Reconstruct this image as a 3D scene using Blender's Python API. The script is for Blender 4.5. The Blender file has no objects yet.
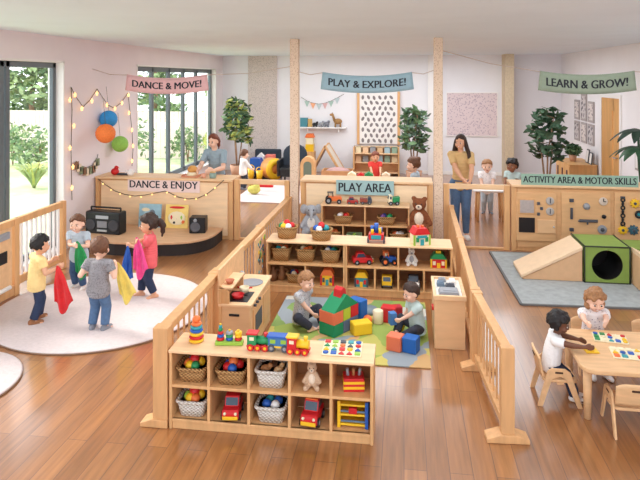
import bpy, bmesh, math, random
from mathutils import Vector, Matrix, Euler
random.seed(7)
PI = math.pi
scene = bpy.context.scene
COL = scene.collection

# ---------------------------------------------------------------- camera
YAW = math.atan(84/600); EYE = 2.6; FPX = 600.0; HOR = 78.0
CA, SA = math.cos(YAW), math.sin(YAW)
cam_d = bpy.data.cameras.new('camera'); cam = bpy.data.objects.new('camera', cam_d); COL.objects.link(cam)
cam.location = (0, 0, EYE); cam.rotation_euler = (PI/2, 0, YAW)
cam_d.sensor_width = 36; cam_d.lens = 36*FPX/640; cam_d.shift_y = -(240-HOR)/640
cam_d.clip_start = .05; cam_d.clip_end = 300
scene.camera = cam

def at(u, v, z=0.0):
    """the point at height z that the photograph shows at (u, v)"""
    Z = FPX*(EYE-z)/(v-HOR); X = (u-320)/FPX*Z
    return Vector((X*CA-Z*SA, Z*CA+X*SA, z))
def on_y(u, v, y):
    k = (u-320)/FPX; Z = y/(CA+k*SA); X = k*Z
    return Vector((X*CA-Z*SA, y, EYE-(v-HOR)*Z/FPX))
def on_x(u, v, x):
    k = (u-320)/FPX; Z = x/(k*CA-SA)
    return Vector((x, Z*CA+k*Z*SA, EYE-(v-HOR)*Z/FPX))

# ---------------------------------------------------------------- materials
def srgb(c):
    return tuple(((x/255)/12.92 if x/255 <= .04045 else (((x/255)+.055)/1.055)**2.4) for x in c) + (1,)
MATS = {}
def mat(name, rgb, rough=.6, var=0.0, scale=8.0, stretch=(1, 1, 1), bump=0.0, spec=.4, emit=0, metal=0, alpha=1):
    if name in MATS: return MATS[name]
    m = bpy.data.materials.new(name); m.use_nodes = True; N = m.node_tree.nodes; L = m.node_tree.links
    b = N['Principled BSDF']; b.inputs['Roughness'].default_value = rough
    b.inputs['Specular IOR Level'].default_value = spec; b.inputs['Metallic'].default_value = metal
    c = srgb(rgb); b.inputs['Base Color'].default_value = c
    if alpha < 1: b.inputs['Alpha'].default_value = alpha
    if emit:
        b.inputs['Emission Color'].default_value = c; b.inputs['Emission Strength'].default_value = emit
    if var or bump:
        tc = N.new('ShaderNodeTexCoord'); mp = N.new('ShaderNodeMapping'); mp.inputs['Scale'].default_value = stretch
        L.new(tc.outputs['Object'], mp.inputs['Vector'])
        nz = N.new('ShaderNodeTexNoise'); nz.inputs['Scale'].default_value = scale; nz.inputs['Detail'].default_value = 4
        L.new(mp.outputs['Vector'], nz.inputs['Vector'])
        if var:
            r = N.new('ShaderNodeValToRGB'); r.color_ramp.elements[0].position = .3; r.color_ramp.elements[1].position = .7
            r.color_ramp.elements[0].color = tuple(x*(1-var) for x in c[:3])+(1,)
            r.color_ramp.elements[1].color = tuple(min(1, x*(1+var)) for x in c[:3])+(1,)
            L.new(nz.outputs['Fac'], r.inputs['Fac']); L.new(r.outputs['Color'], b.inputs['Base Color'])
        if bump:
            bp = N.new('ShaderNodeBump'); bp.inputs['Strength'].default_value = bump; bp.inputs['Distance'].default_value = .01
            L.new(nz.outputs['Fac'], bp.inputs['Height']); L.new(bp.outputs['Normal'], b.inputs['Normal'])
    MATS[name] = m; return m
def speckle(name, base, dots, scale=60, thr=.25, rough=.8):
    if name in MATS: return MATS[name]
    m = mat(name, base, rough); N = m.node_tree.nodes; L = m.node_tree.links
    tc = N.new('ShaderNodeTexCoord'); vo = N.new('ShaderNodeTexVoronoi'); vo.inputs['Scale'].default_value = scale
    L.new(tc.outputs['Object'], vo.inputs['Vector'])
    r = N.new('ShaderNodeValToRGB'); r.color_ramp.interpolation = 'CONSTANT'
    r.color_ramp.elements[0].color = srgb(dots); r.color_ramp.elements[1].color = srgb(base); r.color_ramp.elements[1].position = thr
    L.new(vo.outputs['Distance'], r.inputs['Fac']); L.new(r.outputs['Color'], N['Principled BSDF'].inputs['Base Color'])
    return m
def weave(name, a, b2, scale=55):
    if name in MATS: return MATS[name]
    m = mat(name, a, .75); N = m.node_tree.nodes; L = m.node_tree.links
    tc = N.new('ShaderNodeTexCoord'); sx = N.new('ShaderNodeSeparateXYZ'); L.new(tc.outputs['Object'], sx.inputs[0])
    def M(op, *i):
        n = N.new('ShaderNodeMath'); n.operation = op
        for k, x in enumerate(i):
            if isinstance(x, (int, float)): n.inputs[k].default_value = x
            else: L.new(x, n.inputs[k])
        return n.outputs[0]
    ang = M('ADD', sx.outputs['X'], sx.outputs['Y'])
    s1 = M('SINE', M('MULTIPLY', ang, scale*3.6)); s2 = M('SINE', M('MULTIPLY', sx.outputs['Z'], scale*4.4))
    fac = M('ADD', M('MULTIPLY', M('MULTIPLY', s1, s2), .5), .5)
    mx = N.new('ShaderNodeMix'); mx.data_type = 'RGBA'; L.new(fac, mx.inputs[0])
    mx.inputs[6].default_value = srgb(b2); mx.inputs[7].default_value = srgb(a)
    L.new(mx.outputs[2], N['Principled BSDF'].inputs['Base Color'])
    bp = N.new('ShaderNodeBump'); bp.inputs['Strength'].default_value = .7; bp.inputs['Distance'].default_value = .01
    L.new(fac, bp.inputs['Height']); L.new(bp.outputs['Normal'], N['Principled BSDF'].inputs['Normal'])
    return m
def cells(name, cols, scale, rough=.9, rand=1.0):
    if name in MATS: return MATS[name]
    m = mat(name, cols[0], rough); N = m.node_tree.nodes; L = m.node_tree.links
    tc = N.new('ShaderNodeTexCoord'); vo = N.new('ShaderNodeTexVoronoi'); vo.inputs['Scale'].default_value = scale
    nz = N.new('ShaderNodeTexNoise'); nz.inputs['Scale'].default_value = scale*1.2
    ad = N.new('ShaderNodeMixRGB'); ad.blend_type = 'ADD'; ad.inputs[0].default_value = .22
    L.new(tc.outputs['Object'], nz.inputs['Vector']); L.new(tc.outputs['Object'], ad.inputs[1]); L.new(nz.outputs['Color'], ad.inputs[2])
    L.new(ad.outputs[0], vo.inputs['Vector'])
    sx = N.new('ShaderNodeSeparateColor'); L.new(vo.outputs['Color'], sx.inputs[0])
    r = N.new('ShaderNodeValToRGB'); r.color_ramp.interpolation = 'CONSTANT'
    e = r.color_ramp.elements
    e[0].color = srgb(cols[0]); e[1].position = 1/len(cols); e[1].color = srgb(cols[1])
    for i in range(2, len(cols)):
        n = e.new(i/len(cols)); n.color = srgb(cols[i])
    L.new(sx.outputs[0], r.inputs['Fac']); L.new(r.outputs['Color'], N['Principled BSDF'].inputs['Base Color'])
    return m

BIRCH = mat('birch', (214, 163, 112), .5, .10, 3.5, (6, 6, .7), .05)
BIRCHX = mat('birch_flat', (234, 194, 150), .5, .10, 3.5, (.7, 6, 6), .05)
PINE = mat('pine', (218, 168, 116), .5, .10, 3.5, (6, 6, .7), .05)
PLY = mat('plywood_face', (228, 184, 138), .55, .08, 3, (.8, 5, 5), .04)
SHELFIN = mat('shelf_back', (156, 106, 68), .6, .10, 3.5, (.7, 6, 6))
MAPLE = mat('maple', (224, 180, 134), .45, .10, 4, (1, 6, 6))
DARKMET = mat('window_metal', (96, 106, 112), .4, spec=.5)
WHITE = mat('white_paint', (240, 236, 234), .6)
BLACK = mat('black_plastic', (26, 27, 31), .4)
RED = mat('red_toy', (206, 36, 40), .4); BLUE = mat('blue_toy', (40, 92, 178), .4); YEL = mat('yellow_toy', (240, 190, 40), .4)
GRN = mat('green_toy', (40, 140, 84), .4); ORG = mat('orange_toy', (234, 118, 60), .4); TEAL = mat('teal_toy', (50, 150, 160), .4)
LIME = mat('lime_toy', (150, 190, 70), .4); PURP = mat('purple_toy', (120, 80, 150), .4); CREAM = mat('cream_toy', (238, 224, 190), .6)
GREY = mat('grey_plastic', (150, 152, 158), .5); DGREY = mat('dark_grey', (78, 80, 88), .6); PINK = mat('pink_toy', (236, 140, 160), .5)
COLS = {'red': RED, 'blue': BLUE, 'yellow': YEL, 'green': GRN, 'orange': ORG, 'teal': TEAL, 'lime': LIME, 'white': WHITE, 'purple': PURP, 'cream': CREAM, 'pink': PINK}
WICKER = weave('wicker', (205, 160, 104), (120, 80, 42))
WWICK = weave('white_wicker', (240, 234, 226), (176, 164, 152))
STEEL = mat('steel', (190, 192, 196), .3, metal=.8)
INK = mat('sign_ink', (38, 40, 48), .7)

# ---------------------------------------------------------------- mesh builder
class MB:
    def __init__(s): s.v = []; s.f = []; s.mi = []; s.sm = []; s.m = Matrix(); s.k = 0
    def V(s, p):
        s.v.append(s.m @ Vector(p)); return len(s.v)-1
    def F(s, idx, smooth=False):
        s.f.append(tuple(idx)); s.mi.append(s.k); s.sm.append(smooth)
    def box(s, x0, x1, y0, y1, z0, z1):
        i = [s.V(p) for p in ((x0,y0,z0),(x1,y0,z0),(x1,y1,z0),(x0,y1,z0),(x0,y0,z1),(x1,y0,z1),(x1,y1,z1),(x0,y1,z1))]
        for q in ((3,2,1,0),(4,5,6,7),(0,1,5,4),(1,2,6,5),(2,3,7,6),(3,0,4,7)): s.F([i[j] for j in q])
        return s
    def cbox(s, c, d): return s.box(c[0]-d[0]/2, c[0]+d[0]/2, c[1]-d[1]/2, c[1]+d[1]/2, c[2]-d[2]/2, c[2]+d[2]/2)
    def bar(s, p, q, w, t, up=(0, 0, 1)):
        p, q = Vector(p), Vector(q); d = (q-p).normalized(); u = Vector(up); a = d.cross(u)
        if a.length < 1e-5: a = d.cross(Vector((1, 0, 0)))
        a.normalize(); b = a.cross(d)
        i = [s.V(c+a*w/2*sx+b*t/2*sy) for c in (p, q) for sx, sy in ((-1,-1),(1,-1),(1,1),(-1,1))]
        for fq in ((3,2,1,0),(4,5,6,7),(0,1,5,4),(1,2,6,5),(2,3,7,6),(3,0,4,7)): s.F([i[j] for j in fq])
        return s
    def tube(s, p, q, r0, r1=None, n=12, cap=True):
        r1 = r0 if r1 is None else r1
        p, q = Vector(p), Vector(q); d = (q-p)
        if d.length < 1e-7: return s
        d.normalize(); a = d.orthogonal().normalized(); b = d.cross(a)
        A = [s.V(p+(a*math.cos(t)+b*math.sin(t))*r0) for t in [2*PI*j/n for j in range(n)]]
        B = [s.V(q+(a*math.cos(t)+b*math.sin(t))*r1) for t in [2*PI*j/n for j in range(n)]]
        for j in range(n): s.F((A[j], A[(j+1)%n], B[(j+1)%n], B[j]), True)
        if cap: s.F(A[::-1]); s.F(B)
        return s
    def path(s, pts, r, n=6):
        for a, b in zip(pts[:-1], pts[1:]): s.tube(a, b, r, r, n)
        return s
    def ball(s, c, r, n=14, m=8, R=None):
        c = Vector(c); r = (r, r, r) if isinstance(r, (int, float)) else r
        rings = []
        for j in range(1, m):
            th = PI*j/m; row = []
            for i in range(n):
                ph = 2*PI*i/n; d = Vector((r[0]*math.sin(th)*math.cos(ph), r[1]*math.sin(th)*math.sin(ph), r[2]*math.cos(th)))
                row.append(s.V(c+(R @ d if R else d)))
            rings.append(row)
        t = Vector((0, 0, r[2])); b = -t
        t = s.V(c+(R @ t if R else t)); b = s.V(c+(R @ b if R else b))
        for i in range(n):
            s.F((t, rings[0][i], rings[0][(i+1)%n]), True); s.F((b, rings[-1][(i+1)%n], rings[-1][i]), True)
            for j in range(m-2): s.F((rings[j][i], rings[j+1][i], rings[j+1][(i+1)%n], rings[j][(i+1)%n]), True)
        return s
    def cap(s, p, q, r0, r1=None, n=12):
        r1 = r0 if r1 is None else r1
        s.tube(p, q, r0, r1, n); s.ball(p, r0, n, 8); s.ball(q, r1, n, 8); return s
    def lathe(s, prof, n=20, c=(0, 0, 0), R=None, smooth=True, close=True):
        c = Vector(c); rows = []
        for r, z in prof:
            row = []
            for i in range(n):
                d = Vector((r*math.cos(2*PI*i/n), r*math.sin(2*PI*i/n), z)); row.append(s.V(c+(R @ d if R else d)))
            rows.append(row)
        for A, B in zip(rows[:-1], rows[1:]):
            for i in range(n): s.F((A[i], A[(i+1)%n], B[(i+1)%n], B[i]), smooth)
        if close: s.F(rows[0][::-1]); s.F(rows[-1])
        return s
    def prism(s, poly, lo, hi, axis='y'):
        def P(a, b, t): return {'x': (t, a, b), 'y': (a, t, b), 'z': (a, b, t)}[axis]
        A = [s.V(P(a, b, lo)) for a, b in poly]; B = [s.V(P(a, b, hi)) for a, b in poly]; n = len(poly)
        s.F(A); s.F(B[::-1])
        for i in range(n): s.F((A[i], B[i], B[(i+1)%n], A[(i+1)%n]))
        return s
    def sheet(s, fn, nu, nv, thick=0.003, smooth=True):
        g = [[Vector(fn(i/nu, j/nv)) for j in range(nv+1)] for i in range(nu+1)]
        def nrm(i, j):
            a = g[min(i+1, nu)][j]-g[max(i-1, 0)][j]; b = g[i][min(j+1, nv)]-g[i][max(j-1, 0)]
            c = a.cross(b); return c.normalized() if c.length > 1e-9 else Vector((0, 1, 0))
        A = [[s.V(g[i][j]+nrm(i, j)*thick/2) for j in range(nv+1)] for i in range(nu+1)]
        B = [[s.V(g[i][j]-nrm(i, j)*thick/2) for j in range(nv+1)] for i in range(nu+1)]
        for i in range(nu):
            for j in range(nv):
                s.F((A[i][j], A[i+1][j], A[i+1][j+1], A[i][j+1]), smooth); s.F((B[i][j], B[i][j+1], B[i+1][j+1], B[i+1][j]), smooth)
        for i in range(nu):
            s.F((A[i][0], B[i][0], B[i+1][0], A[i+1][0])); s.F((A[i][nv], A[i+1][nv], B[i+1][nv], B[i][nv]))
        for j in range(nv):
            s.F((A[0][j], A[0][j+1], B[0][j+1], B[0][j])); s.F((A[nu][j], B[nu][j], B[nu][j+1], A[nu][j+1]))
        return s
    def torus(s, c, R0, r, n=20, m=8, rot=None):
        c = Vector(c); g = []
        for i in range(n):
            row = []
            for j in range(m):
                a, b = 2*PI*i/n, 2*PI*j/m
                d = Vector(((R0+r*math.cos(b))*math.cos(a), (R0+r*math.cos(b))*math.sin(a), r*math.sin(b))); row.append(s.V(c+(rot @ d if rot else d)))
            g.append(row)
        for i in range(n):
            for j in range(m): s.F((g[i][j], g[(i+1)%n][j], g[(i+1)%n][(j+1)%m], g[i][(j+1)%m]), True)
        return s
    def add_mesh(s, me, smooth=True):
        b = len(s.v); s.v += [s.m @ v.co for v in me.vertices]
        for p in me.polygons: s.F([b+i for i in p.vertices], smooth)
        return s
    def mesh(s, name, mats):
        me = bpy.data.meshes.new(name); me.from_pydata([tuple(v) for v in s.v], [], s.f)
        for m in (mats if isinstance(mats, (list, tuple)) else [mats]): me.materials.append(m)
        me.polygons.foreach_set('material_index', s.mi); me.polygons.foreach_set('use_smooth', s.sm); me.update()
        return me
RX = lambda a: Matrix.Rotation(a, 3, 'X')
RY = lambda a: Matrix.Rotation(a, 3, 'Y')
RZ = lambda a: Matrix.Rotation(a, 3, 'Z')
FACE_CAM = RX(PI/2)          # turns a lathe's axis to -y
def shell(mb, voxel, name, smooth=2):
    """one continuous skin round everything in the builder"""
    me = mb.mesh(name, [WHITE]); o = bpy.data.objects.new(name, me); COL.objects.link(o)
    r = o.modifiers.new('r', 'REMESH'); r.mode = 'VOXEL'; r.voxel_size = voxel; r.use_smooth_shade = True
    if smooth:
        sm = o.modifiers.new('s', 'SMOOTH'); sm.factor = .5; sm.iterations = smooth
    dg = bpy.context.evaluated_depsgraph_get(); dg.update()
    out = bpy.data.meshes.new_from_object(o.evaluated_get(dg)); bpy.data.objects.remove(o); bpy.data.meshes.remove(me)
    for p in out.polygons: p.use_smooth = True
    return out

# ---------------------------------------------------------------- objects
def tag(o, label=None, cat=None, group=None, kind=None):
    if label: o['label'] = label
    if cat: o['category'] = cat
    if group: o['group'] = group
    if kind: o['kind'] = kind
    return o
def thing(name, label, cat, loc=(0, 0, 0), rz=0.0, group=None, rx=0.0, ry=0.0, sc=1.0):
    o = bpy.data.objects.new(name, None); o.empty_display_size = .05; COL.objects.link(o)
    o.location = loc; o.rotation_euler = (rx, ry, rz); o.scale = (sc, sc, sc)
    return tag(o, label, cat, group)
def link(name, me, parent=None, bev=0, loc=None, rz=0):
    o = bpy.data.objects.new(name, me); COL.objects.link(o)
    if parent: o.parent = parent
    if loc is not None: o.location = loc
    if rz: o.rotation_euler.z = rz
    if bev:
        b = o.modifiers.new('b', 'BEVEL'); b.width = bev; b.segments = 2; b.limit_method = 'ANGLE'; b.angle_limit = math.radians(40)
    return o
def part(name, mb, m, parent, bev=0, label=None):
    o = link(name, mb.mesh(name, m), parent, bev)
    if label: o['label'] = label
    return o
def solo(name, mb, m, label, cat, loc=(0, 0, 0), rz=0, group=None, bev=0):
    o = link(name, mb.mesh(name, m), None, bev, loc, rz); return tag(o, label, cat, group)
def struct(name, mb, m, bev=0):
    return tag(link(name, mb.mesh(name, m), None, bev), kind='structure')
def kids(o): return [c for c in bpy.data.objects if c.parent == o]
def dup(o, loc, rz=None, label=None, group=None, parent=None):
    c = o.copy(); COL.objects.link(c)
    if parent is not None: c.parent = parent
    else:
        c.location = loc
        if rz is not None: c.rotation_euler.z = rz
        if label: c['label'] = label
        if group: c['group'] = group
    for ch in kids(o): dup(ch, None, parent=c)
    return c
def lettering(txt, size, m, parent, width, centre, sag=0.0, depth=.004, bold=.022, name='lettering'):
    """raised letters on a face turned to -y, fitted to a width"""
    cu = bpy.data.curves.new('t', 'FONT'); cu.body = txt; cu.size = size; cu.align_x = 'CENTER'; cu.align_y = 'CENTER'
    cu.extrude = depth/2; cu.resolution_u = 3
    o = bpy.data.objects.new('t', cu); COL.objects.link(o); dg = bpy.context.evaluated_depsgraph_get(); dg.update()
    me = bpy.data.meshes.new_from_object(o.evaluated_get(dg)); bpy.data.objects.remove(o)
    xs = [v.co.x for v in me.vertices]; ys = [v.co.y for v in me.vertices]
    cx, w = (min(xs)+max(xs))/2, max(xs)-min(xs); cy = (min(ys)+max(ys))/2; k = width/w
    for v in me.vertices:
        x, y, z = (v.co.x-cx)*k, (v.co.y-cy), v.co.z
        v.co = (centre[0]+x, centre[1]-z, centre[2]+y+sag*x*x)
    mb = MB()
    for i, dx in enumerate((-1, 0, 1)):
        mb.m = Matrix.Translation((dx*bold*size*k, -.0003*i, 0)); mb.add_mesh(me, False)
    bpy.data.meshes.remove(me)
    return link(name, mb.mesh(name, m), parent)
# ================================================================ the setting
XL, XR, YB, CEIL, Y0 = -5.1, 4.1, 16.5, 3.22, -1.0
def floor_mat():
    m = mat('floor_planks', (176, 128, 98), .30, spec=.75); N = m.node_tree.nodes; L = m.node_tree.links; b = N['Principled BSDF']
    b.inputs['Coat Weight'].default_value = .9; b.inputs['Coat Roughness'].default_value = .15; b.inputs['Coat IOR'].default_value = 1.55
    tc = N.new('ShaderNodeTexCoord'); mp = N.new('ShaderNodeMapping'); mp.inputs['Rotation'].default_value = (0, 0, PI/2)
    L.new(tc.outputs['Object'], mp.inputs['Vector'])
    br = N.new('ShaderNodeTexBrick'); br.inputs['Scale'].default_value = 1; br.inputs['Brick Width'].default_value = 1.7; br.inputs['Row Height'].default_value = .15
    br.inputs['Mortar Size'].default_value = .0025; br.inputs['Color1'].default_value = srgb((170, 115, 68)); br.inputs['Color2'].default_value = srgb((146, 95, 53))
    br.inputs['Mortar'].default_value = srgb((112, 74, 54)); br.offset = .37
    L.new(mp.outputs['Vector'], br.inputs['Vector'])
    m2 = N.new('ShaderNodeMapping'); m2.inputs['Scale'].default_value = (14, .9, 1); L.new(tc.outputs['Object'], m2.inputs['Vector'])
    nz = N.new('ShaderNodeTexNoise'); nz.inputs['Scale'].default_value = 2.2; nz.inputs['Detail'].default_value = 6; L.new(m2.outputs['Vector'], nz.inputs['Vector'])
    r = N.new('ShaderNodeValToRGB'); r.color_ramp.elements[0].position = .3; r.color_ramp.elements[0].color = (.72, .70, .68, 1)
    r.color_ramp.elements[1].position = .72; r.color_ramp.elements[1].color = (1.15, 1.13, 1.12, 1); L.new(nz.outputs['Fac'], r.inputs['Fac'])
    mx = N.new('ShaderNodeMixRGB'); mx.blend_type = 'MULTIPLY'; mx.inputs[0].default_value = 1
    L.new(br.outputs['Color'], mx.inputs[1]); L.new(r.outputs['Color'], mx.inputs[2]); L.new(mx.outputs[0], b.inputs['Base Color'])
    return m
WALLP = mat('wall_paint', (238, 228, 231), .85, .02, 2)
CEILP = mat('ceiling_paint', (226, 237, 248), .9, .02, 1.5)
struct('floor', MB().box(XL-.25, XR+.25, Y0, YB+.2, -.1, 0), floor_mat())
struct('ceiling', MB().box(XL-.25, XR+.25, Y0, YB+.2, CEIL, CEIL+.15), CEILP)
W1 = (3.0, 8.46, .03, 2.86); W2 = (10.95, 15.85, .35, 2.86)
w = MB(); T = .24
for y0, y1 in ((Y0, W1[0]), (W1[1], W2[0]), (W2[1], YB)): w.box(XL-T, XL, y0, y1, 0, CEIL)
for y0, y1, z0, z1 in (W1, W2):
    w.box(XL-T, XL, y0, y1, z1, CEIL); w.box(XL-T, XL, y0, y1, 0, z0)
struct('wall_left', w, WALLP)
struct('wall_back', MB().box(XL, XR, YB, YB+.2, 0, CEIL), mat('wall_back_paint', (236, 234, 238), .85, .02, 2))
DR = (12.15, 13.2, 2.2)
w = MB()
w.box(XR, XR+.2, Y0, DR[0], 0, CEIL).box(XR, XR+.2, DR[1], YB, 0, CEIL).box(XR, XR+.2, DR[0], DR[1], DR[2], CEIL)
struct('wall_right', w, mat('wall_right_paint', (240, 236, 239), .85, .02, 2))
struct('baseboard_left', MB().box(XL, XL+.015, W1[1], YB, 0, .09), WHITE)
struct('baseboard_back', MB().box(XL+.02, XR-.02, YB-.015, YB, 0, .09), WHITE)
struct('baseboard_right', MB().box(XR-.015, XR, DR[1]+.1, YB-.02, 0, .09), WHITE)
# white plastered window reveals
for n, (y0, y1, z0, z1) in (('trim_1', W1), ('trim_2', W2)):
    t = MB(); t.box(XL-T, XL+.012, y1-.03, y1, z0, z1).box(XL-T, XL+.012, y0, y0+.03, z0, z1).box(XL-T, XL+.012, y0, y1, z1-.03, z1)
    t.box(XL-T, XL+(.10 if n == 'trim_2' else .012), y0, y1, z0, z0+.03)
    struct(n, t, WHITE)
def glass_mat():
    m = bpy.data.materials.new('window_glass'); m.use_nodes = True; N = m.node_tree.nodes; L = m.node_tree.links; N.remove(N['Principled BSDF'])
    t = N.new('ShaderNodeBsdfTransparent'); g = N.new('ShaderNodeBsdfGlossy'); g.inputs['Roughness'].default_value = .02
    x = N.new('ShaderNodeMixShader'); x.inputs[0].default_value = .035
    L.new(t.outputs[0], x.inputs[1]); L.new(g.outputs[0], x.inputs[2]); L.new(x.outputs[0], N['Material Output'].inputs[0])
    return m
GLASS = glass_mat()
def window(name, box, ys, x, fw=.07, dp=.05):
    y0, y1, z0, z1 = box; y0 += .03; y1 -= .03; z0 += .03; z1 -= .03
    f = MB(); f.box(x-dp, x+dp, y0, y1, z1-fw, z1).box(x-dp, x+dp, y0, y1, z0, z0+fw)
    f.box(x-dp, x+dp, y0, y0+fw, z0, z1).box(x-dp, x+dp, y1-fw, y1, z0, z1)
    for y in ys: f.box(x-dp, x+dp, y-fw/2, y+fw/2, z0, z1)
    o = struct(name, f, DARKMET, .006)
    e = [y0]+list(ys)+[y1]
    for a, b in zip(e[:-1], e[1:]): part('pane', MB().box(x-.006, x+.006, a+.02, b-.02, z0+.02, z1-.02), GLASS, o)
window('window_1', W1, (4.35, 5.75, 7.20, 7.32), XL-.14, .08, .03)
window('window_2', W2, (11.95, 12.85, 13.75, 14.65), XL-.14, .10, .035)
struct('trim_3', MB().box(2.58, 2.80, YB-.55, YB, 0, CEIL), mat('column_ochre', (206, 188, 160), .7, .1, 20))
struct('trim_4', MB().box(.64, .80, YB-.20, YB, 0, CEIL), WHITE)
struct('trim_5', MB().box(-4.35, -3.52, YB-.05, YB, 0, CEIL), speckle('grey_panel', (214, 200, 195), (168, 156, 152), 34, .32))
# wood door in the wall on the right
d = struct('door_1', MB().box(XR-.02, XR+.05, DR[0], DR[0]+.34, 0, DR[2]).box(XR-.02, XR+.05, DR[1]-.62, DR[1], 0, DR[2]).box(XR-.02, XR+.05, DR[0]+.3, DR[1]-.6, 1.95, DR[2]).box(XR-.02, XR+.05, DR[0]+.3, DR[1]-.6, 0, .25),
           mat('door_oak', (214, 160, 96), .5, .10, 3, (6, 6, .6)), .004)
part('pane', MB().box(XR+.01, XR+.03, DR[0]+.3, DR[1]-.58, .2, 2.0), GLASS, d)
part('handle', MB().tube((XR-.02, DR[0]+.12, 1.05), (XR-.07, DR[0]+.12, 1.05), .012).tube((XR-.07, DR[0]+.10, 1.05), (XR-.07, DR[0]+.24, 1.05), .011), STEEL, d)
struct('door_casing_trim', MB().box(XR-.03, XR, DR[0]-.08, DR[0], 0, DR[2]+.08).box(XR-.03, XR, DR[1], DR[1]+.08, 0, DR[2]+.08).box(XR-.03, XR, DR[0], DR[1], DR[2], DR[2]+.08), WHITE)
bpy.data.objects['door_casing_trim'].name = 'trim_6'
# corridor wall seen through the door glass
struct('wall_corridor', MB().box(XR+1.4, XR+1.5, 10, 16, 0, CEIL), WALLP)

# ---------------------------------------------------------------- garden outside
LEAF = mat('leaf_green', (100, 130, 90), .6, .3, 6); LEAF2 = mat('leaf_pale', (150, 172, 120), .6, .25, 5); LEAF3 = mat('leaf_yellow', (176, 184, 100), .6, .25, 5)
LEAFD = mat('leaf_dark', (52, 84, 58), .5, .3, 9); BARK = mat('bark', (150, 118, 92), .85, .25, 12)
tag(solo('lawn', MB().box(-30, XL-.26, 2, 30, -.14, -.06), mat('lawn_grass', (186, 198, 156), .9, .2, 3), 'lawn', 'lawn'), kind='structure')
for k in ('label', 'category'): del bpy.data.objects['lawn'][k]
g = thing('garden_fence', 'pale garden fence of upright boards beyond the windows', 'fence', (-11, 19, -.06))
f = MB()
for i in range(88): f.box(-8+i*.155, -8+i*.155+.135, -.012, .012, 0, 1.55)
part('board_panel', f, mat('fence_pale', (236, 218, 212), .8), g)
f = MB().box(-8, 5.6, .012, .05, .3, .38).box(-8, 5.6, .012, .05, 1.2, 1.28); part('rail', f, mat('fence_pale', (236, 218, 212)), g)
def leaves(mb, c, rad, n, size, kinds=1, flat=.0):
    for i in range(n):
        while True:
            d = Vector((random.uniform(-1, 1), random.uniform(-1, 1), random.uniform(-1, 1)))
            if .25 < d.length < 1: break
        p = Vector(c)+Vector((d.x*rad[0], d.y*rad[1], d.z*rad[2])); s = size*random.uniform(.7, 1.3)
        a = Vector((random.gauss(0, 1), random.gauss(0, 1), random.gauss(0, .6))).normalized(); b = a.orthogonal().normalized()
        b = (Matrix.Rotation(random.uniform(0, 6.28), 3, a) @ b); mb.k = random.randrange(kinds)
        nn = a.cross(b)*s*.12
        i0 = [mb.V(q) for q in (p-a*s, p-a*s*.2+b*s*.42+nn, p+a*s*.4+b*s*.3+nn, p+a*s, p+a*s*.4-b*s*.3+nn, p-a*s*.2-b*s*.42+nn)]
        mb.F((i0[0], i0[1], i0[2], i0[3]), True); mb.F((i0[0], i0[3], i0[4], i0[5]), True)
    mb.k = 0
def outdoor_tree(x, y, h, rad, n, mats, label, low=.9, size=.16):
    t = thing('tree', label, 'tree', (x, y, -.06), group='trees beyond the garden fence')
    part('trunk', MB().tube((0, 0, 0), (0, 0, h*.7), .14, .06, 10), BARK, t)
    c = MB()
    for k in range(14):
        z = low+(h-low)*k/13; rr = rad*(1.05-.6*k/13)
        for q in range(4):
            a = random.uniform(0, 6.28); leaves(c, (rr*.55*math.cos(a), rr*.55*math.sin(a), z), (rr*.55, rr*.55, .22), n, size, len(mats))
    part('crown', c, mats, t)
outdoor_tree(-14.3, 21.5, 5.4, 1.9, 60, [LEAF, LEAF2, LEAF2], 'layered conifer tree beyond the fence, seen through the sliding glass door')
outdoor_tree(-11.4, 26.5, 5.6, 1.5, 34, [LEAF2, LEAF], 'leafy tree beyond the fence, seen at the near end of the barred window')
outdoor_tree(-17.6, 23.5, 5.2, 2.0, 34, [LEAF2, LEAF], 'pale green tree beyond the fence, at the frame edge of the sliding door', )
outdoor_tree(-7.4, 25.5, 4.4, 1.4, 30, [LEAF2, LEAF3], 'yellowish green tree beyond the fence, seen at the far end of the barred window')
def shrub(x, y, h, rad, n, mats, label, spiky=False):
    t = thing('garden_shrub', label, 'shrub', (x, y, -.06), group='shrubs in front of the garden fence')
    c = MB()
    if spiky:
        for i in range(n):
            a = random.uniform(0, 6.28); l = rad*random.uniform(.7, 1.2); pts = []
            for k in range(6):
                s = k/5; pts.append(Vector((math.cos(a)*l*s, math.sin(a)*l*s, h*1.3*s*(1.5-s)*.75)))
            sd = Vector((-math.sin(a), math.cos(a), 0))*.035; c.k = random.randrange(len(mats))
            for k in range(5):
                w0, w1 = 1-k/5.0, 1-(k+1)/5.0; i0 = [c.V(q) for q in (pts[k]-sd*w0, pts[k]+sd*w0, pts[k+1]+sd*w1, pts[k+1]-sd*w1)]; c.F(i0, True)
    else:
        for k in range(7): leaves(c, (random.uniform(-.5, .5)*rad, random.uniform(-.5, .5)*rad, h*random.uniform(.25, .75)), (rad*.6, rad*.6, h*.3), n//7, .09, len(mats))
        part('stem', MB().tube((0, 0, 0), (.05, 0, h*.5), .02).tube((0, 0, 0), (-.1, .05, h*.5), .02), BARK, t)
    part('foliage', c, mats, t)
shrub(-10.3, 15.8, 1.5, .75, 420, [LEAF, LEAF2], 'round green shrub by the garden fence, tallest behind the sliding door')
shrub(-11.8, 16.8, 1.35, .7, 380, [LEAF2, LEAF], 'pale green shrub by the garden fence near the sliding door frame')
shrub(-8.85, 13.4, 1.0, .7, 90, [LEAF2, LEAF3], 'spiky long-leaved plant on the lawn behind the sliding door', True)
shrub(-8.0, 16.4, 1.5, .8, 380, [LEAF2, LEAF], 'bushy shrub behind the first gap of the barred window')
shrub(-6.8, 18.3, 1.3, .7, 300, [LEAF, LEAF2], 'dark bushy shrub behind the middle of the barred window')
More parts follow.
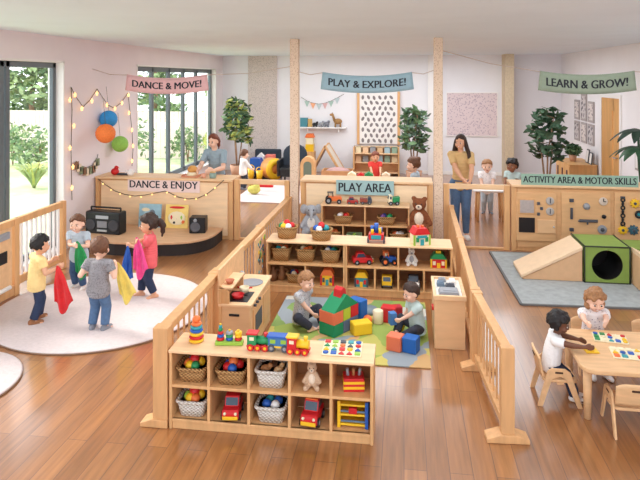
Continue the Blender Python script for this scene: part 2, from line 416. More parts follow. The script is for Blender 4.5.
shrub(-5.6, 17.4, 1.1, .5, 240, [LEAF2, LEAF3], 'pale small shrub behind the far end of the barred window')

# ================================================================ counters, posts, gates
CY = 9.35
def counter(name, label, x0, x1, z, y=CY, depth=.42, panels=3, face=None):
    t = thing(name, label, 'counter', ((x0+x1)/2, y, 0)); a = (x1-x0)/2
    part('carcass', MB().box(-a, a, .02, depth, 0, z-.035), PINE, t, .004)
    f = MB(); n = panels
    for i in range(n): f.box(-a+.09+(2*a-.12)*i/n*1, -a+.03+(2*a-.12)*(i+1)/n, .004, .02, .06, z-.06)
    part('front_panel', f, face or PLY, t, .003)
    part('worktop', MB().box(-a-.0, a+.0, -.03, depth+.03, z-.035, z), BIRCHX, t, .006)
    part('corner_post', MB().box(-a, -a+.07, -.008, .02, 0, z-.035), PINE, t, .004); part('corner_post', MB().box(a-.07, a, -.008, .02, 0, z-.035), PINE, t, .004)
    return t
counter('stage_counter', 'long pale wood counter behind the stage, strung with fairy lights', XL+.03, -2.72, .97, panels=1, face=mat('stage_face_lit', (242, 208, 168), .55, .08, 3, (.8, 5, 5), .04))  # face colour lightened to carry the brighter light on this side
counter('play_area_counter', 'pale wood counter with the PLAY AREA sign on its front', -1.62, .44, 1.0, panels=1, face=mat('play_face_lit', (244, 214, 176), .55, .08, 3, (.8, 5, 5), .04))  # same wood, its colour lightened to stand in for light
counter('activity_counter', 'pale wood counter carrying the busy boards under the ACTIVITY AREA sign', 1.60, XR-.01, 1.0, panels=1, face=mat('activity_face_shaded', (220, 172, 122), .55, .08, 3, (.8, 5, 5), .04))  # same wood toned darker: light falloff is put into the colour
POSTW = speckle('post_wood', (226, 200, 176), (190, 156, 128), 50, .3, .6)
for x0, lab in ((-1.80, 'tall square wooden post at the doorway end of the stage side, floor to ceiling'), (.44, 'tall square wooden post beside the smiling woman, floor to ceiling')):
    o = solo('support_post', MB().box(0, .135, 0, .135, 0, CEIL), [POSTW, ], lab, 'post', (x0+.012, CY-.02, 0), bev=.008)
def gate(label, x0, x1, z, loc_y=CY):
    t = thing('gateway_frame', label, 'gate', ((x0+x1)/2, loc_y, 0)); a = (x1-x0)/2
    part('post', MB().box(-a, -a+.08, 0, .09, 0, z), PINE, t, .005); part('post', MB().box(a-.08, a, 0, .09, 0, z), PINE, t, .005)
    part('top_rail', MB().box(-a+.08, a-.08, .01, .08, z-.075, z), BIRCHX, t, .005)
    part('threshold', MB().box(-a+.08, a-.08, .02, .07, 0, .03), PINE, t, .004)
gate('low wooden gateway frame between the stage counter and the tall post', -2.70, -1.80, .97)
gate('low wooden gateway frame the smiling woman leans on', .60, 1.58, .98)

# ================================================================ low fences
def fence(label, x, y0, y1, h, posts, foot=(), n=16, solid=None, pw=.055, fx0=-.15, fx1=.15):
    t = thing('picket_fence', label, 'fence', (x, y0, 0), group=None); l = y1-y0
    for yy, ww in posts: part('post', MB().box(-pw, pw, yy, yy+ww, 0, h+.005), BIRCH, t, .006)
    part('top_rail', MB().box(-pw*.75, pw*.75, 0.02, l-.02, h-.06, h), BIRCH, t, .006)
    part('bottom_rail', MB().box(-.03, .03, .02, l-.02, .07, .13), BIRCH, t, .005)
    s = MB()
    for i in range(n):
        yy = .06+(l-.12)*(i+.5)/n; s.box(-.007, .007, yy-.010, yy+.010, .12, h-.055)
    part('slat_panel', s, BIRCH, t, .003)
    for yy in foot: part('foot', MB().prism([(fx0, 0), (fx1, 0), (fx1, .03), (pw+.004, .06), (-pw-.004, .06), (fx0, .03)], yy-.066, yy+.05), BIRCH, t, .005)
    return t
fence('picket fence on the rug side of the play area, joined to the front toy shelf', -1.80, 4.26, 5.62, .73, ((0, .10), (1.27, .09)), (.05,), 10, pw=.058, fx1=.062)
fence('long picket fence behind the play kitchen, running back to the tall post', -1.80, 5.63, 9.30, .73, ((0, .09), (1.75, .08), (3.58, .09)), (), 26)
f_ = fence('front picket fence panel on the table side of the play area', .735, 4.42, 5.60, .67, ((0, .06), (1.10, .08)), (.05, 1.1), 9, pw=.048); f_.rotation_euler.z = .075
f_ = fence('long picket fence panel behind the sand box, running back to the woman', .645, 5.61, 9.30, .67, ((0, .08), (1.8, .07), (3.6, .09)), (1.84,), 24, pw=.045, fx0=-.06, fx1=.16); f_.rotation_euler.z = -.016
# fence on the stage side with gate board
t = thing('gate_fence', 'wooden slatted gate with a tall end post beside the glass doors', 'gate', (-4.62, 6.62, 0))
part('top_rail', MB().bar((0, 0, .88), (0, 1.02, .88), .06, .08), BIRCH, t, .006); part('bottom_rail', MB().bar((0, 0, .16), (0, 1.02, .16), .05, .10), BIRCH, t, .006)
part('post', MB().box(-.035, .035, -.05, .04, 0, .92), PINE, t, .006); part('post', MB().box(-.035, .035, .97, 1.05, 0, .92), BIRCH, t, .006)
s = MB()
for i in range(9): s.box(-.014, .014, .10+i*.098, .135+i*.098, .18, .86)
part('slat_panel', s, WHITE, t, .003)
t = thing('board_gate', 'wooden gate panel with a black plate and grey latch at the frame edge', 'gate', (-4.62, 5.2, 0))
part('board_panel', MB().box(-.02, .02, 0, 1.34, .10, .86), PLY, t, .004); part('top_rail', MB().box(-.035, .035, 0, 1.36, .84, .92), BIRCH, t, .006)
part('bottom_rail', MB().box(-.035, .035, 0, 1.36, .02, .14), BIRCH, t, .006); part('name_plate', MB().box(.02, .03, .5, 1.24, .44, .58), BLACK, t, .003)
part('latch', MB().box(.02, .05, 1.06, 1.26, .72, .80).tube((.05, 1.0, .76), (.05, 1.22, .79), .014), GREY, t, .003)
part('handle_bar', MB().tube((.03, .8, .17), (.09, .8, .17), .02).tube((.09, .8, .17), (.09, 1.2, .17), .025), WHITE, t)

# ================================================================ stage
pl = [(XL+.06, CY-.03), (XL+.06, 8.62), (-4.7, 8.38), (-4.2, 8.27), (-3.7, 8.28), (-3.35, 8.36)]
for i in range(9):
    a = -PI/2+.35+(PI/2-.35)*i/8; pl.append((-3.42+.55*math.cos(a), 8.98+.62*math.sin(a)))
pl.append((-2.87, CY-.03))
t = thing('stage', 'low rounded wooden stage with a black front edge', 'stage', (0, 0, 0))
part('deck', MB().prism(pl, .17, .20, 'z'), mat('stage_planks', (216, 172, 134), .5, .12, 4, (1, 9, 1)), t, .004)
cx, cy = -4.0, 9.0
part('riser', MB().prism([(cx+(x-cx)*.985, cy+(y-cy)*.975 if y < 9.2 else y) for x, y in pl], 0, .17, 'z'), mat('stage_black', (44, 38, 38), .6), t)
# round rugs, mat
def fuzzy(name, c): return mat(name, c, .95, .06, 40, bump=.5)
RUGM = mat('rug_cream', (212, 198, 197), .95, .05, 30, bump=.4)
def round_rug(x, y, r, label):
    t = thing('round_rug', label, 'rug', (x, y, 0))
    part('pile', MB().lathe([(r-.012, .002), (r-.005, .018), (r-.02, .022), (.001, .022)], 72), RUGM, t)
    part('edging', MB().lathe([(r-.014, 0), (r, 0.002), (r, .016), (r-.014, .014)], 72), mat('rug_edge', (150, 120, 100), .9), t)
round_rug(-3.37, 6.38, 1.17, 'large round pale rug under the dancing children')
round_rug(-3.87, 4.58, .62, 'round pale rug cut by the lower corner of the photo')
t = thing('floor_mat', 'grey woven mat under the green tunnel cube', 'mat', (0, 0, 0))
q = [(1.27, 9.2), (1.33, 7.12), (3.9, 7.22), (3.95, 9.28)]
part('pile', MB().prism(q, .002, .018, 'z'), mat('mat_grey', (164, 168, 168), .95, .12, 14, bump=.4), t)
b = MB()
for a, c in zip(q, q[1:]+q[:1]): b.bar((a[0], a[1], .01), (c[0], c[1], .01), .03, .018)
part('binding', b, mat('mat_edge', (112, 112, 112), .9), t)
solo('play_rug', MB().box(-1.38, .24, 5.44, 7.02, .001, .012),
     cells('town_rug', [(150, 168, 84), (186, 180, 96), (204, 200, 188), (146, 154, 160), (196, 182, 100), (132, 158, 92), (200, 160, 110)], 3.2), 'green and yellow patterned play rug under the soft blocks', 'rug', bev=.003)
# ================================================================ toy shelves
def shelf_unit(label, x0, x1, y0, y1, h, rows, z0=.06, th=.022):
    """rows: list, top row first, of inner divider positions as fractions"""
    t = thing('toy_shelf', label, 'shelf', ((x0+x1)/2, y0, 0)); a = (x1-x0)/2; d = y1-y0
    part('side_panel', MB().box(-a, -a+th, 0, d, 0, h-th), PINE, t, .004); part('side_panel', MB().box(a-th, a, 0, d, 0, h-th), PINE, t, .004)
    part('top', MB().box(-a-.005, a+.005, -.008, d+.005, h-th, h), BIRCHX, t, .005)
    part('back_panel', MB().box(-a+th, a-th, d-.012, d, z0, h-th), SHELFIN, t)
    part('plinth', MB().box(-a+th, a-th, .012, .03, 0, z0), PINE, t, .003)
    n = len(rows); step = (h-th-z0)/n
    for r, divs in enumerate(rows):
        zb = h-th-step*(r+1)
        part('shelf_board', MB().box(-a+th, a-th, .002, d-.012, zb-(th if r == n-1 else th/2), zb+(0 if r == n-1 else th/2)), PINE, t, .003)
        for f in divs:
            x = -a+2*a*f; part('divider', MB().box(x-th/2, x+th/2, .004, d-.012, zb+(0 if r == n-1 else th/2), zb+step-(0 if r == 0 else th/2)), PINE, t, .003)
    return t, step
FS = (-1.725, -.215, 4.25, 4.56, .585)
_, fstep = shelf_unit('low front toy shelf of ten cubbies with the train and puzzle on top', FS[0], FS[1], FS[2], FS[3], FS[4], [(.2, .4, .6, .8), (.2, .4, .6, .8)], .075)
FZ = [FS[4]-.022-fstep+.011, FS[4]-.022-2*fstep]
MSa = (-1.66, -.70, 7.14, 7.52, .62); MSb = (-.695, .56, 7.14, 7.52, .62)
_, mstep = shelf_unit('middle toy shelf with baskets inside, behind the boy in the striped tee', *MSa[:4], MSa[4], [(), (.5, )], .09)
shelf_unit('middle toy shelf holding toy vehicles, behind the boy with the blue block', *MSb[:4], MSb[4], [(.5,), (.28, .5, .74)], .09)
MZ = [MSa[4]-.022-mstep+.011, MSa[4]-.022-2*mstep]
BS = (-1.24, .08, 8.98, 9.30, .69)
_, bstep = shelf_unit('wide toy shelf standing against the PLAY AREA counter', *BS[:4], BS[4], [(.5,), (.25, .5, .75)], .10)
BZ = [BS[4]-.022-bstep+.011, BS[4]-.022-2*bstep]

# ================================================================ play kitchen, sand box, sticker board
t = thing('play_kitchen', 'wooden play kitchen with grey sink against the picket fence', 'play kitchen', (-1.72, 5.44, 0))
part('cabinet', MB().box(0, .30, 0, .86, .0, .46), PLY, t, .004)
part('worktop', MB().box(-.005, .315, -.01, .87, .46, .485), BIRCHX, t, .005)
part('back_panel', MB().box(-.012, .01, 0, .86, .485, .80), PLY, t, .004)
part('end_panel', MB().box(0, .03, -.008, 0, .0, .0+.62).prism([(0, .485), (.10, .485), (.10, .60), (.0, .66)], 0, .02), PINE, t, .003)
part('upper_shelf', MB().box(.01, .13, .0, .44, .62, .64), BIRCHX, t, .004); part('bracket', MB().box(.01, .12, .42, .44, .485, .62), PINE, t)
part('sink', MB().lathe([(.115, .487), (.12, .492), (.105, .492), (.09, .488), (.0005, .4865)], 28, (.16, .60, 0)), GREY, t)
part('tap', MB().path([(.03, .60, .49), (.03, .60, .58), (.06, .60, .60), (.09, .60, .57)], .009, 8), STEEL, t)
part('hob', MB().box(.03, .26, .06, .34, .485, .490), BLACK, t, .003)
part('oven_door', MB().box(.30, .312, .1, .48, .10, .40), PINE, t, .003); part('oven_window', MB().box(.31, .315, .16, .42, .16, .33), DGREY, t)
part('cupboard_door', MB().box(.30, .312, .50, .80, .10, .40), PINE, t, .003)
for y in (.15, .24, .33): part('knob', MB().tube((.30, y, .43), (.325, y, .43), .014), DGREY, t)
part('hand_slot', MB().box(.10, .20, -.012, -.003, .375, .398), BLACK, t, .006)
# pans on the hob
t = thing('toy_pan', 'red toy pan on the play kitchen hob', 'toy pan', (-1.58, 5.60, .491))
part('bowl', MB().lathe([(.05, 0), (.062, .035), (.056, .034), (.046, .004), (.0005, .004)], 20), RED, t); part('handle', MB().tube((.055, 0, .03), (.10, -.04, .04), .008), BLACK, t)
t = thing('toy_pot', 'white toy pot beside the red pan on the play kitchen', 'toy pot', (-1.56, 5.76, .491))
part('bowl', MB().lathe([(.045, 0), (.05, .05), (.045, .05), (.042, .005), (.0005, .005)], 20), CREAM, t); part('handle', MB().tube((.047, 0, .04), (.08, 0, .045), .007).tube((-.047, 0, .04), (-.075, 0, .045), .007), RED, t)
t = thing('toy_bowl', 'small red bowl on the upper ledge of the play kitchen', 'toy bowl', (-1.645, 5.55, .641))
part('bowl', MB().lathe([(.025, 0), (.045, .035), (.041, .035), (.02, .004), (.0005, .004)], 18), mat('clay', (190, 110, 80), .6), t)
t = thing('sticker_board', 'tall wooden board of coloured animal magnets fixed on the fence by the middle shelf', 'board', (-1.735, 7.02, 0))
t.location.y = 6.85
part('board', MB().box(0, .02, 0, .52, .02, .70), PLY, t, .004)
for i in range(34):
    c = random.choice([TEAL, GRN, LIME, BLUE, ORG, DGREY, YEL, BLACK, GREY]); y, z = random.uniform(.08, .45), random.uniform(.22, .66); r = random.uniform(.014, .034)
    part('magnet', MB().ball((.022, y, z), (.006, r, r*random.uniform(.6, 1.1)), 8, 6), c, t)
t = thing('sand_box', 'square wooden sensory box with a grey tray on top, beside the fence panel', 'play table', (.29, 5.86, 0))
part('cabinet', MB().box(0, .29, 0, .56, 0, .47), PLY, t, .004); part('rim', MB().box(-.01, .30, -.01, .02, .47, .515).box(-.01, .30, .545, .57, .47, .515).box(-.01, .02, .02, .545, .47, .515).box(.27, .30, .02, .545, .47, .515), BIRCHX, t, .004)
part('tray', MB().box(.02, .27, .02, .545, .46, .49), mat('tray_white', (226, 222, 216), .5, .1, 30), t); part('handle', MB().box(-.02, -.002, .1, .2, .33, .36), RED, t, .004)
for (x, y, dx, dy, c, lab) in ((.145, .14, .20, .15, GREY, 'grey rectangular toy tray lying in the sensory box nearest its edge'), (.17, .30, .10, .08, DGREY, 'dark grey toy block lying in the middle of the sensory box'), (.08, .36, .08, .10, mat('slate', (104, 122, 140), .6), 'slate blue toy boat lying in the sensory box'), (.20, .44, .07, .10, WHITE, 'white toy scoop lying at the back of the sensory box'), (.10, .48, .08, .06, GREY, 'small grey toy cup at the far corner of the sensory box')):
    o = solo('sensory_toy', MB().prism([(-dx/2, 0), (dx/2, 0), (dx*.42, .035), (-dx*.42, .035)], -dy/2, dy/2).box(-dx*.3, dx*.3, -dy*.3, dy*.3, .035, .042), c, lab, 'toy', (.29+x, 5.86+y, .491), bev=.004)

# ================================================================ signs and banners
CARDT = {'pink': mat('sign_pink', (226, 178, 180), .8, .04, 20), 'teal': mat('sign_teal', (160, 190, 190), .8, .04, 20), 'olive': mat('banner_sage', (148, 160, 140), .8, .04, 20), 'sage': mat('sign_sage', (150, 180, 162), .8, .04, 20), 'blue': mat('banner_blue', (152, 180, 192), .8, .04, 20), 'pale': mat('sign_palepink', (240, 214, 208), .8)}
def sign(name, label, txt, x0, x1, z0, z1, y, m, fill=.9, thick=.012):
    t = thing(name, label, 'sign', ((x0+x1)/2, y, z0)); a = (x1-x0)/2; h = z1-z0
    part('plate', MB().box(-a, a, 0, thick, 0, h), m, t, .002); lettering(txt, h*.86, INK, t, 2*a*fill, (0, -.001, h*.52))
def span(u0, u1, v0, v1, y):
    a, b = on_y(u0, v1, y), on_y(u1, v0, y); return a.x, b.x, a.z, b.z
x0, x1, _, _ = span(128, 200, 178, 190, CY); sign('counter_sign', 'pale pink DANCE & ENJOY sign on the stage counter front', 'DANCE & ENJOY', x0, x1, .74, .935, CY-.01, CARDT['pale'], .94)
x0, x1, _, _ = span(336.5, 394, 178, 190, CY); sign('counter_sign', 'pale teal PLAY AREA sign on the middle counter front', 'PLAY AREA', x0, x1, .785, 1.01, CY-.045, CARDT['teal'], .91)
x0, x1, _, _ = span(521, 638, 178, 190, CY); sign('counter_sign', 'long sage ACTIVITY AREA & MOTOR SKILLS sign along the counter top', 'ACTIVITY AREA & MOTOR SKILLS', x0, x1, 1.0, 1.165, CY-.02, CARDT['sage'], .965)
def banner(label, txt, u0, u1, vm, y, h, m, ends, sag=.045):
    a = on_y(u0, vm, y); b = on_y(u1, vm, y); L = (b.x-a.x)/2; c = (a+b)/2; k = sag*L/(L*L)*2
    t = thing('hanging_banner', label, 'banner', c)
    part('cloth', MB().sheet(lambda p, q: (-L+2*L*p*1.0+(q-.5)*.0-(.03*(2*p-1)*(q-1)), 0, k*(2*p-1)**2*L*L+(q-.5)*h), 24, 4, .006), m, t)
    lettering(txt, h*.60, INK, t, 2*L*.86, (0, -.005, 0), sag=k, bold=.03)
    for e, sx in zip(ends, (-1, 1)):
        s = MB(); s.path([Vector((sx*L, 0, k*L*L+h*.45)), (Vector((sx*L, 0, k*L*L+h*.45))+(Vector(e)-c))/2-Vector((0, 0, .04)), Vector(e)-c], .006, 6)
        part('string', s, mat('string', (200, 180, 168), .8), t)
banner('pink hanging banner reading DANCE & MOVE! in front of the barred window', 'DANCE & MOVE!', 127, 207, 86, 9.30, .26, CARDT['pink'], ((-5.1, 9.30, 2.75), (-1.79, 9.35, 2.78)))
banner('blue-grey hanging banner reading PLAY & EXPLORE! between the two posts', 'PLAY & EXPLORE!', 322.5, 412, 84.5, 9.36, .27, CARDT['blue'], ((-1.66, 9.36, 2.70), (.46, 9.36, 2.72)))
banner('sage green hanging banner reading LEARN & GROW!', 'LEARN & GROW!', 540, 634.5, 84.5, 9.36, .29, CARDT['olive'], ((.58, 9.36, 3.02), (4.1, 9.36, 2.72)))

# ================================================================ fairy lights
GLOW = mat('bulb_glow', (255, 196, 120), .4, emit=2.2); CORD = mat('light_cord', (96, 84, 70), .7)
def fairy(label, pts, bulbs, r=.006, br=.034, star=True):
    o = Vector(pts[0]); t = thing('string_lights', label, 'string lights', o)
    part('cord', MB().path([Vector(p)-o for p in pts], r, 5), CORD, t)
    for b in bulbs:
        p = Vector(b)-o; s = MB()
        if star:
            for k in range(5):
                a = 2*PI*k/5+PI/2; s.tube(p, p+Vector((0, math.cos(a), math.sin(a)))*br*1.25, br*.42, .004, 6)
        s.ball(p, br*.55, 10, 6); part('bulb', s, GLOW, t)
X1 = XL+.03
fairy('warm string lights zigzagging down the wall above the paper lanterns',
      [on_x(u, v, X1) for u, v in ((72, 200), (71, 150), (72, 110), (71, 87), (76, 97), (83, 107), (90, 100), (97, 89), (103, 98), (108, 105), (114, 108), (121, 103), (128, 93), (130, 112), (132, 130), (133, 150), (132, 166))],
      [on_x(u, v, X1+.03) for u, v in ((70, 100), (75, 95), (82, 108.5), (97, 93.5), (92, 101), (107, 105), (115, 108.5), (122, 103), (128.5, 95), (129, 113), (132, 130), (133, 146), (132, 161), (74, 126), (70, 148), (73, 167), (72, 188))])
F2 = CY-.03
fairy('warm fairy lights draped in two swags along the stage counter front',
      [on_y(u, v, F2) for u, v in ((98, 179), (106, 185), (115, 191), (125, 194.5), (135, 196), (145, 195), (155, 193), (165, 191), (170, 193), (178, 197), (188, 199), (198, 198), (207, 194), (216, 187), (224, 180))],
      [on_y(u, v, F2-.02) for u, v in ((103, 184), (111, 190), (120, 194), (130, 196.5), (141, 197), (152, 194.5), (167, 192.5), (175, 196.5), (185, 199.5), (196, 199), (206, 195), (215, 188))], br=.022, star=False)
# paper lanterns on the wall
for u, v, r, m, c in ((108.5, 119, .145, mat('lantern_blue', (52, 150, 218), .7, .1, 40), 'blue'), (105.5, 133.5, .155, mat('lantern_orange', (250, 132, 64), .7, .1, 40), 'orange'), (120, 144, .14, mat('lantern_green', (152, 204, 92), .7, .1, 40), 'green')):
    p = on_x(u, v, XL+{'blue': .14, 'orange': .30, 'green': .16}[c])
    t = thing('paper_lantern', c+' paper ball lantern hanging on the wall above the stage', 'lantern', p)
    part('globe', MB().lathe([(max(.004, r*math.sin(PI*i/20)*(1+.03*(i % 2))), -r*math.cos(PI*i/20)) for i in range(21)], 26), m, t)
    part('cord', MB().tube((0, 0, r), (-.04, 0, .55), .003), CORD, t)
# garland of little cards
pts = [on_x(u, v, XL+.02) for u, v in ((76, 161), (81, 166), (87, 167.5), (93, 165), (97, 158), (98, 154))]
t = thing('card_garland', 'short garland of small coloured cards on the wall below the orange lantern', 'garland', pts[0])
part('cord', MB().path([p-pts[0] for p in pts], .005, 5), CORD, t)
for i in range(9):
    s = i/8*4; k = min(3, int(s)); p = pts[k].lerp(pts[k+1], s-k)-pts[0]
    part('card', MB().cbox((.012, p.y, p.z-.07), (.006, .12, .12)), [mat('card_brown', (150, 110, 84), .8), mat('card_cream', (232, 214, 186), .8), mat('card_sage', (130, 140, 110), .8)][i % 3], t)

# ================================================================ things on the stage
STZ = .201
p = at(100.5, 235, STZ); t = thing('boombox', 'big black cassette boombox on the stage', 'boombox', (p.x, p.y+.05, STZ), -.12)
part('case', MB().box(-.30, .30, 0, .20, 0, .34), BLACK, t, .02)
for sx in (-.2, .2):
    part('speaker_cone', MB().lathe([(.085, 0), (.09, .012), (.07, .008), (.02, .002), (.0005, .006)], 24, (sx, 0, .14), FACE_CAM), mat('cone_grey', (58, 58, 64), .5), t)
part('display', MB().box(-.11, .11, -.008, 0, .235, .285), mat('display_grey', (170, 172, 178), .4), t, .002); part('cassette_door', MB().box(-.085, .085, -.010, 0, .10, .20), mat('cassette_grey', (130, 130, 136), .4), t, .003)
part('button_row', MB().box(-.085, .085, -.012, 0, .04, .07), STEEL, t, .002)
part('handle', MB().path([(-.26, .1, .33), (-.26, .1, .39), (.26, .1, .39), (.26, .1, .33)], .014, 8), BLACK, t)
p = at(196.5, 234, STZ); t = thing('speaker', 'small black cube speaker on the stage end', 'speaker', (p.x, p.y+.03, STZ), .15)
part('case', MB().box(-.125, .125, 0, .22, 0, .24), BLACK, t, .012)
part('speaker_cone', MB().lathe([(.07, 0), (.078, .012), (.06, .006), (.02, .0), (.0005, .006)], 24, (-.03, 0, .10), FACE_CAM), mat('cone_grey2', (92, 94, 102), .4), t); part('tweeter', MB().lathe([(.028, 0), (.028, .01), (.0005, .006)], 16, (-.03, 0, .2), FACE_CAM), GREY, t)
def picture_book(label, u, v, m, w, h, shapes):
    p = on_y(u, v, 9.12); t = thing('picture_book', label, 'book', (p.x, 9.17, STZ), 0, rx=-.13)
    part('cover', MB().box(-w/2, w/2, 0, .012, 0, h), m, t, .003); part('pages', MB().box(-w/2+.006, w/2-.006, .012, .022, .005, h-.005), CREAM, t)
    for k, (x, z, rx, rz, mm) in enumerate(shapes): part('cover_picture', MB().ball((x*w, -.001, z*h), (rx, .004, rz), 12, 6), mm, t)
picture_book('pale blue picture book standing on the stage behind the girl', 148, 231, mat('book_blue', (150, 186, 200), .6, .15, 9), .38, .37, [(-.2, .75, .07, .03, CREAM), (.1, .6, .05, .06, mat('book_grey', (110, 120, 130), .6)), (-.25, .3, .06, .07, mat('book_teal', (90, 140, 150), .6)), (.2, .25, .07, .05, CREAM)])
picture_book('yellow picture book with little figures standing on the stage', 175, 231, mat('book_yellow', (240, 208, 122), .6, .08, 9), .38, .37, [(0, .88, .13, .02, RED), (0, .42, .15, .11, CREAM), (-.22, .45, .03, .05, RED), (.0, .4, .035, .05, DGREY), (.2, .45, .03, .05, LIME), (-.1, .25, .03, .03, BLACK), (.28, .28, .03, .03, ORG)])

# ================================================================ busy boards on the activity counter
def disc(mb, x, z, r, d=.02, n=20): return mb.lathe([(r, 0), (r, d), (r*.8, d*1.15), (.0005, d*1.15)], n, (x, 0, z), FACE_CAM)
def board(label, u0, u1, v0, v1):
    x0, x1, z0, z1 = span(u0, u1, v0, v1, CY); t = thing('busy_board', label, 'busy board', (x0, CY-.022, z0)); part('board', MB().box(0, x1-x0, 0, .02, 0, z1-z0), mat('busy_wood_shaded', (222, 174, 124), .5, .08, 3, (.8, 5, 5)), t, .004)  # board wood darkened as well, for the light falloff at this counter
    def L(u, v): q = on_y(u, v, CY); return q.x-x0, q.z-z0
    return t, L
t, L = board('busy board with a square mirror window and a black square hole', 516, 556, 193, 240)
x, z = L(526.5, 206); part('mirror_frame', MB().box(x-.12, x+.12, -.012, 0, z-.115, z+.115), PINE, t, .004); part('mirror', MB().box(x-.10, x+.10, -.015, -.01, z-.095, z+.095), mat('mirror_grey', (176, 164, 160), .3, .08, 30), t)
x, z = L(526.5, 224.5); part('black_square', MB().box(x-.115, x+.115, -.012, 0, z-.11, z+.11), mat('hole_black', (34, 26, 26), .8), t, .002)
for u, v in ((549.5, 200.5), (549.5, 211)): x, z = L(u, v); part('dial', disc(MB(), x, z, .058), mat('dial_grey', (184, 176, 170), .4), t); part('pointer', MB().box(x-.006, x+.006, -.03, -.022, z-.03, z+.04), DGREY, t)
for u, v in ((538, 203), (541, 208), (538, 213.5)): x, z = L(u, v); part('switch', MB().box(x-.02, x+.02, -.03, 0, z-.022, z+.022), DGREY, t, .006)
x, z = L(546, 226); part('little_door', MB().box(x-.13, x+.13, -.018, 0, z-.10, z+.10), PLY, t, .004); part('door_knob', MB().ball((x+.10, -.03, z), .014), STEEL, t)
t, L = board('busy board with latches, hinges and a sliding bolt in the middle', 561, 610, 193, 240)
for u, v, w, h in ((571, 200, .06, .05), (571, 213, .035, .17), (571, 229, .06, .05)):
    x, z = L(u, v); part('latch', MB().box(x-w/2, x+w/2, -.022, 0, z-h/2, z+h/2).tube((x, -.03, z-h*.4), (x, -.03, z+h*.4), .012), DGREY, t, .004)
x, z = L(586, 206); part('bell', MB().lathe([(.05, 0), (.045, .03), (.02, .05), (.0005, .055)], 18, (x, 0, z), FACE_CAM), GREY, t)
x, z = L(588, 220.5); part('sliding_bolt', MB().box(x-.13, x+.13, -.014, 0, z-.022, z+.022).tube((x-.15, -.025, z), (x+.12, -.025, z), .013).tube((x-.02, -.025, z), (x-.02, -.025, z-.05), .012), DGREY, t, .003)
x, z = L(602.5, 201); part('clock_dial', disc(MB(), x, z, .06), mat('dial_cream', (214, 196, 180), .5), t); part('clock_hand', MB().box(x-.005, x+.005, -.032, -.023, z, z+.045).box(x, x+.035, -.032, -.023, z-.005, z+.005), BLACK, t)
x, z = L(603, 216); part('black_knob', MB().ball((x, -.025, z), .032), BLACK, t)
x, z = L(601.5, 229); part('turn_wheel', disc(MB(), x, z, .065), GREY, t); part('wheel_hub', disc(MB(), x, z, .028, .035), DGREY, t)
t, L = board('busy board with a black chain and coloured gears at the frame edge', 614, 662, 193, 240)
x, z = L(622, 211); c = MB()
for k in range(7): c.torus((x, -.016, z+.17-k*.058), .026, .011, 14, 6, RX(PI/2) if k % 2 == 0 else RX(PI/2) @ RY(.9))
part('chain', c, BLACK, t); part('chain_hook', MB().box(x-.03, x+.03, -.02, 0, z+.19, z+.22).box(x-.03, x+.03, -.02, 0, z-.235, z-.205), DGREY, t)
def gear(mb, x, z, r, n=9):
    disc(mb, x, z, r*.8, .022)
    for i in range(n):
        a = 2*PI*i/n; mb.tube((x+r*.7*math.cos(a), -.011, z+r*.7*math.sin(a)), (x+r*math.cos(a), -.011, z+r*math.sin(a)), r*.2, r*.15, 8)
    return mb
for u, v, r, m, nm in ((634, 203, .07, YEL, 'yellow_gear'), (622, 229.5, .07, YEL, 'yellow_gear'), (632.5, 229.5, .075, mat('gear_teal', (54, 92, 104), .4), 'teal_gear')):
    x, z = L(u, v); part(nm, gear(MB(), x, z, r), m, t); part('gear_hub', disc(MB(), x, z, .02, .034), DGREY, t)
x, z = L(638, 214); part('dark_ring', MB().torus((x, -.02, z), .045, .016, 20, 8, RX(PI/2)), BLACK, t); part('ring_button', disc(MB(), x, z, .025, .02), TEAL, t)

# ================================================================ soft play: ramp, tunnel cube, second ramp
GSOFT = mat('soft_green', (134, 158, 74), .6, .05, 12); TAN = mat('soft_cream', (238, 206, 170), .6, .04, 12); TAND = mat('soft_tan', (222, 178, 136), .65, .04, 12)
cx0, cx1, cyf, cyb, ch = 2.26, 2.80, 7.97, 8.58, .455
t = thing('tunnel_cube', 'green soft play cube with a round dark tunnel hole', 'play cube', ((cx0+cx1)/2, cyf, .02)); a = (cx1-cx0)/2; D = cyb-cyf; N = 40; R = .185
m = MB(); zc = ch*.50; outer = []
for i in range(N):
    an = 2*PI*(i+.5)/N; c_, s_ = math.cos(an), math.sin(an); k = min(a/abs(c_) if abs(c_) > 1e-6 else 9, (ch/2)/abs(s_) if abs(s_) > 1e-6 else 9); outer.append((c_*k, zc+s_*k))
inner = [(R*math.cos(2*PI*(i+.5)/N), zc+R*math.sin(2*PI*(i+.5)/N)) for i in range(N)]
corners = [(-a, 0), (a, 0), (a, ch), (-a, ch)]
for c in corners:
    j = min(range(N), key=lambda q: (outer[q][0]-c[0])**2+(outer[q][1]-c[1])**2); outer[j] = c
for yy in (0, D):
    o_ = [m.V((x, yy, z)) for x, z in outer]; i_ = [m.V((x, yy, z)) for x, z in inner]
    for i in range(N): m.F((o_[i], o_[(i+1) % N], i_[(i+1) % N], i_[i]))
m.box(-a, a, 0, D, ch-.001, ch).box(-a, a, 0, D, 0, .001).box(-a, -a+.001, 0, D, 0, ch).box(a-.001, a, 0, D, 0, ch)
part('foam_body', m, GSOFT, t)
m = MB(); A = [[m.V((x, yy, z)) for x, z in inner] for yy in (0, D-.02)]; m.F(A[1])
for i in range(N): m.F((A[0][i], A[1][i], A[1][(i+1) % N], A[0][(i+1) % N]), True)
part('tunnel_lining', m, mat('tunnel_black', (40, 36, 36), .35), t)
m = MB()
for c, d in zip(corners, corners[1:]+corners[:1]): m.tube((c[0], 0, c[1]), (d[0], 0, d[1]), .010, .010, 8)
for c in corners: m.tube((c[0], 0, c[1]), (c[0], D, c[1]), .010, .010, 8)
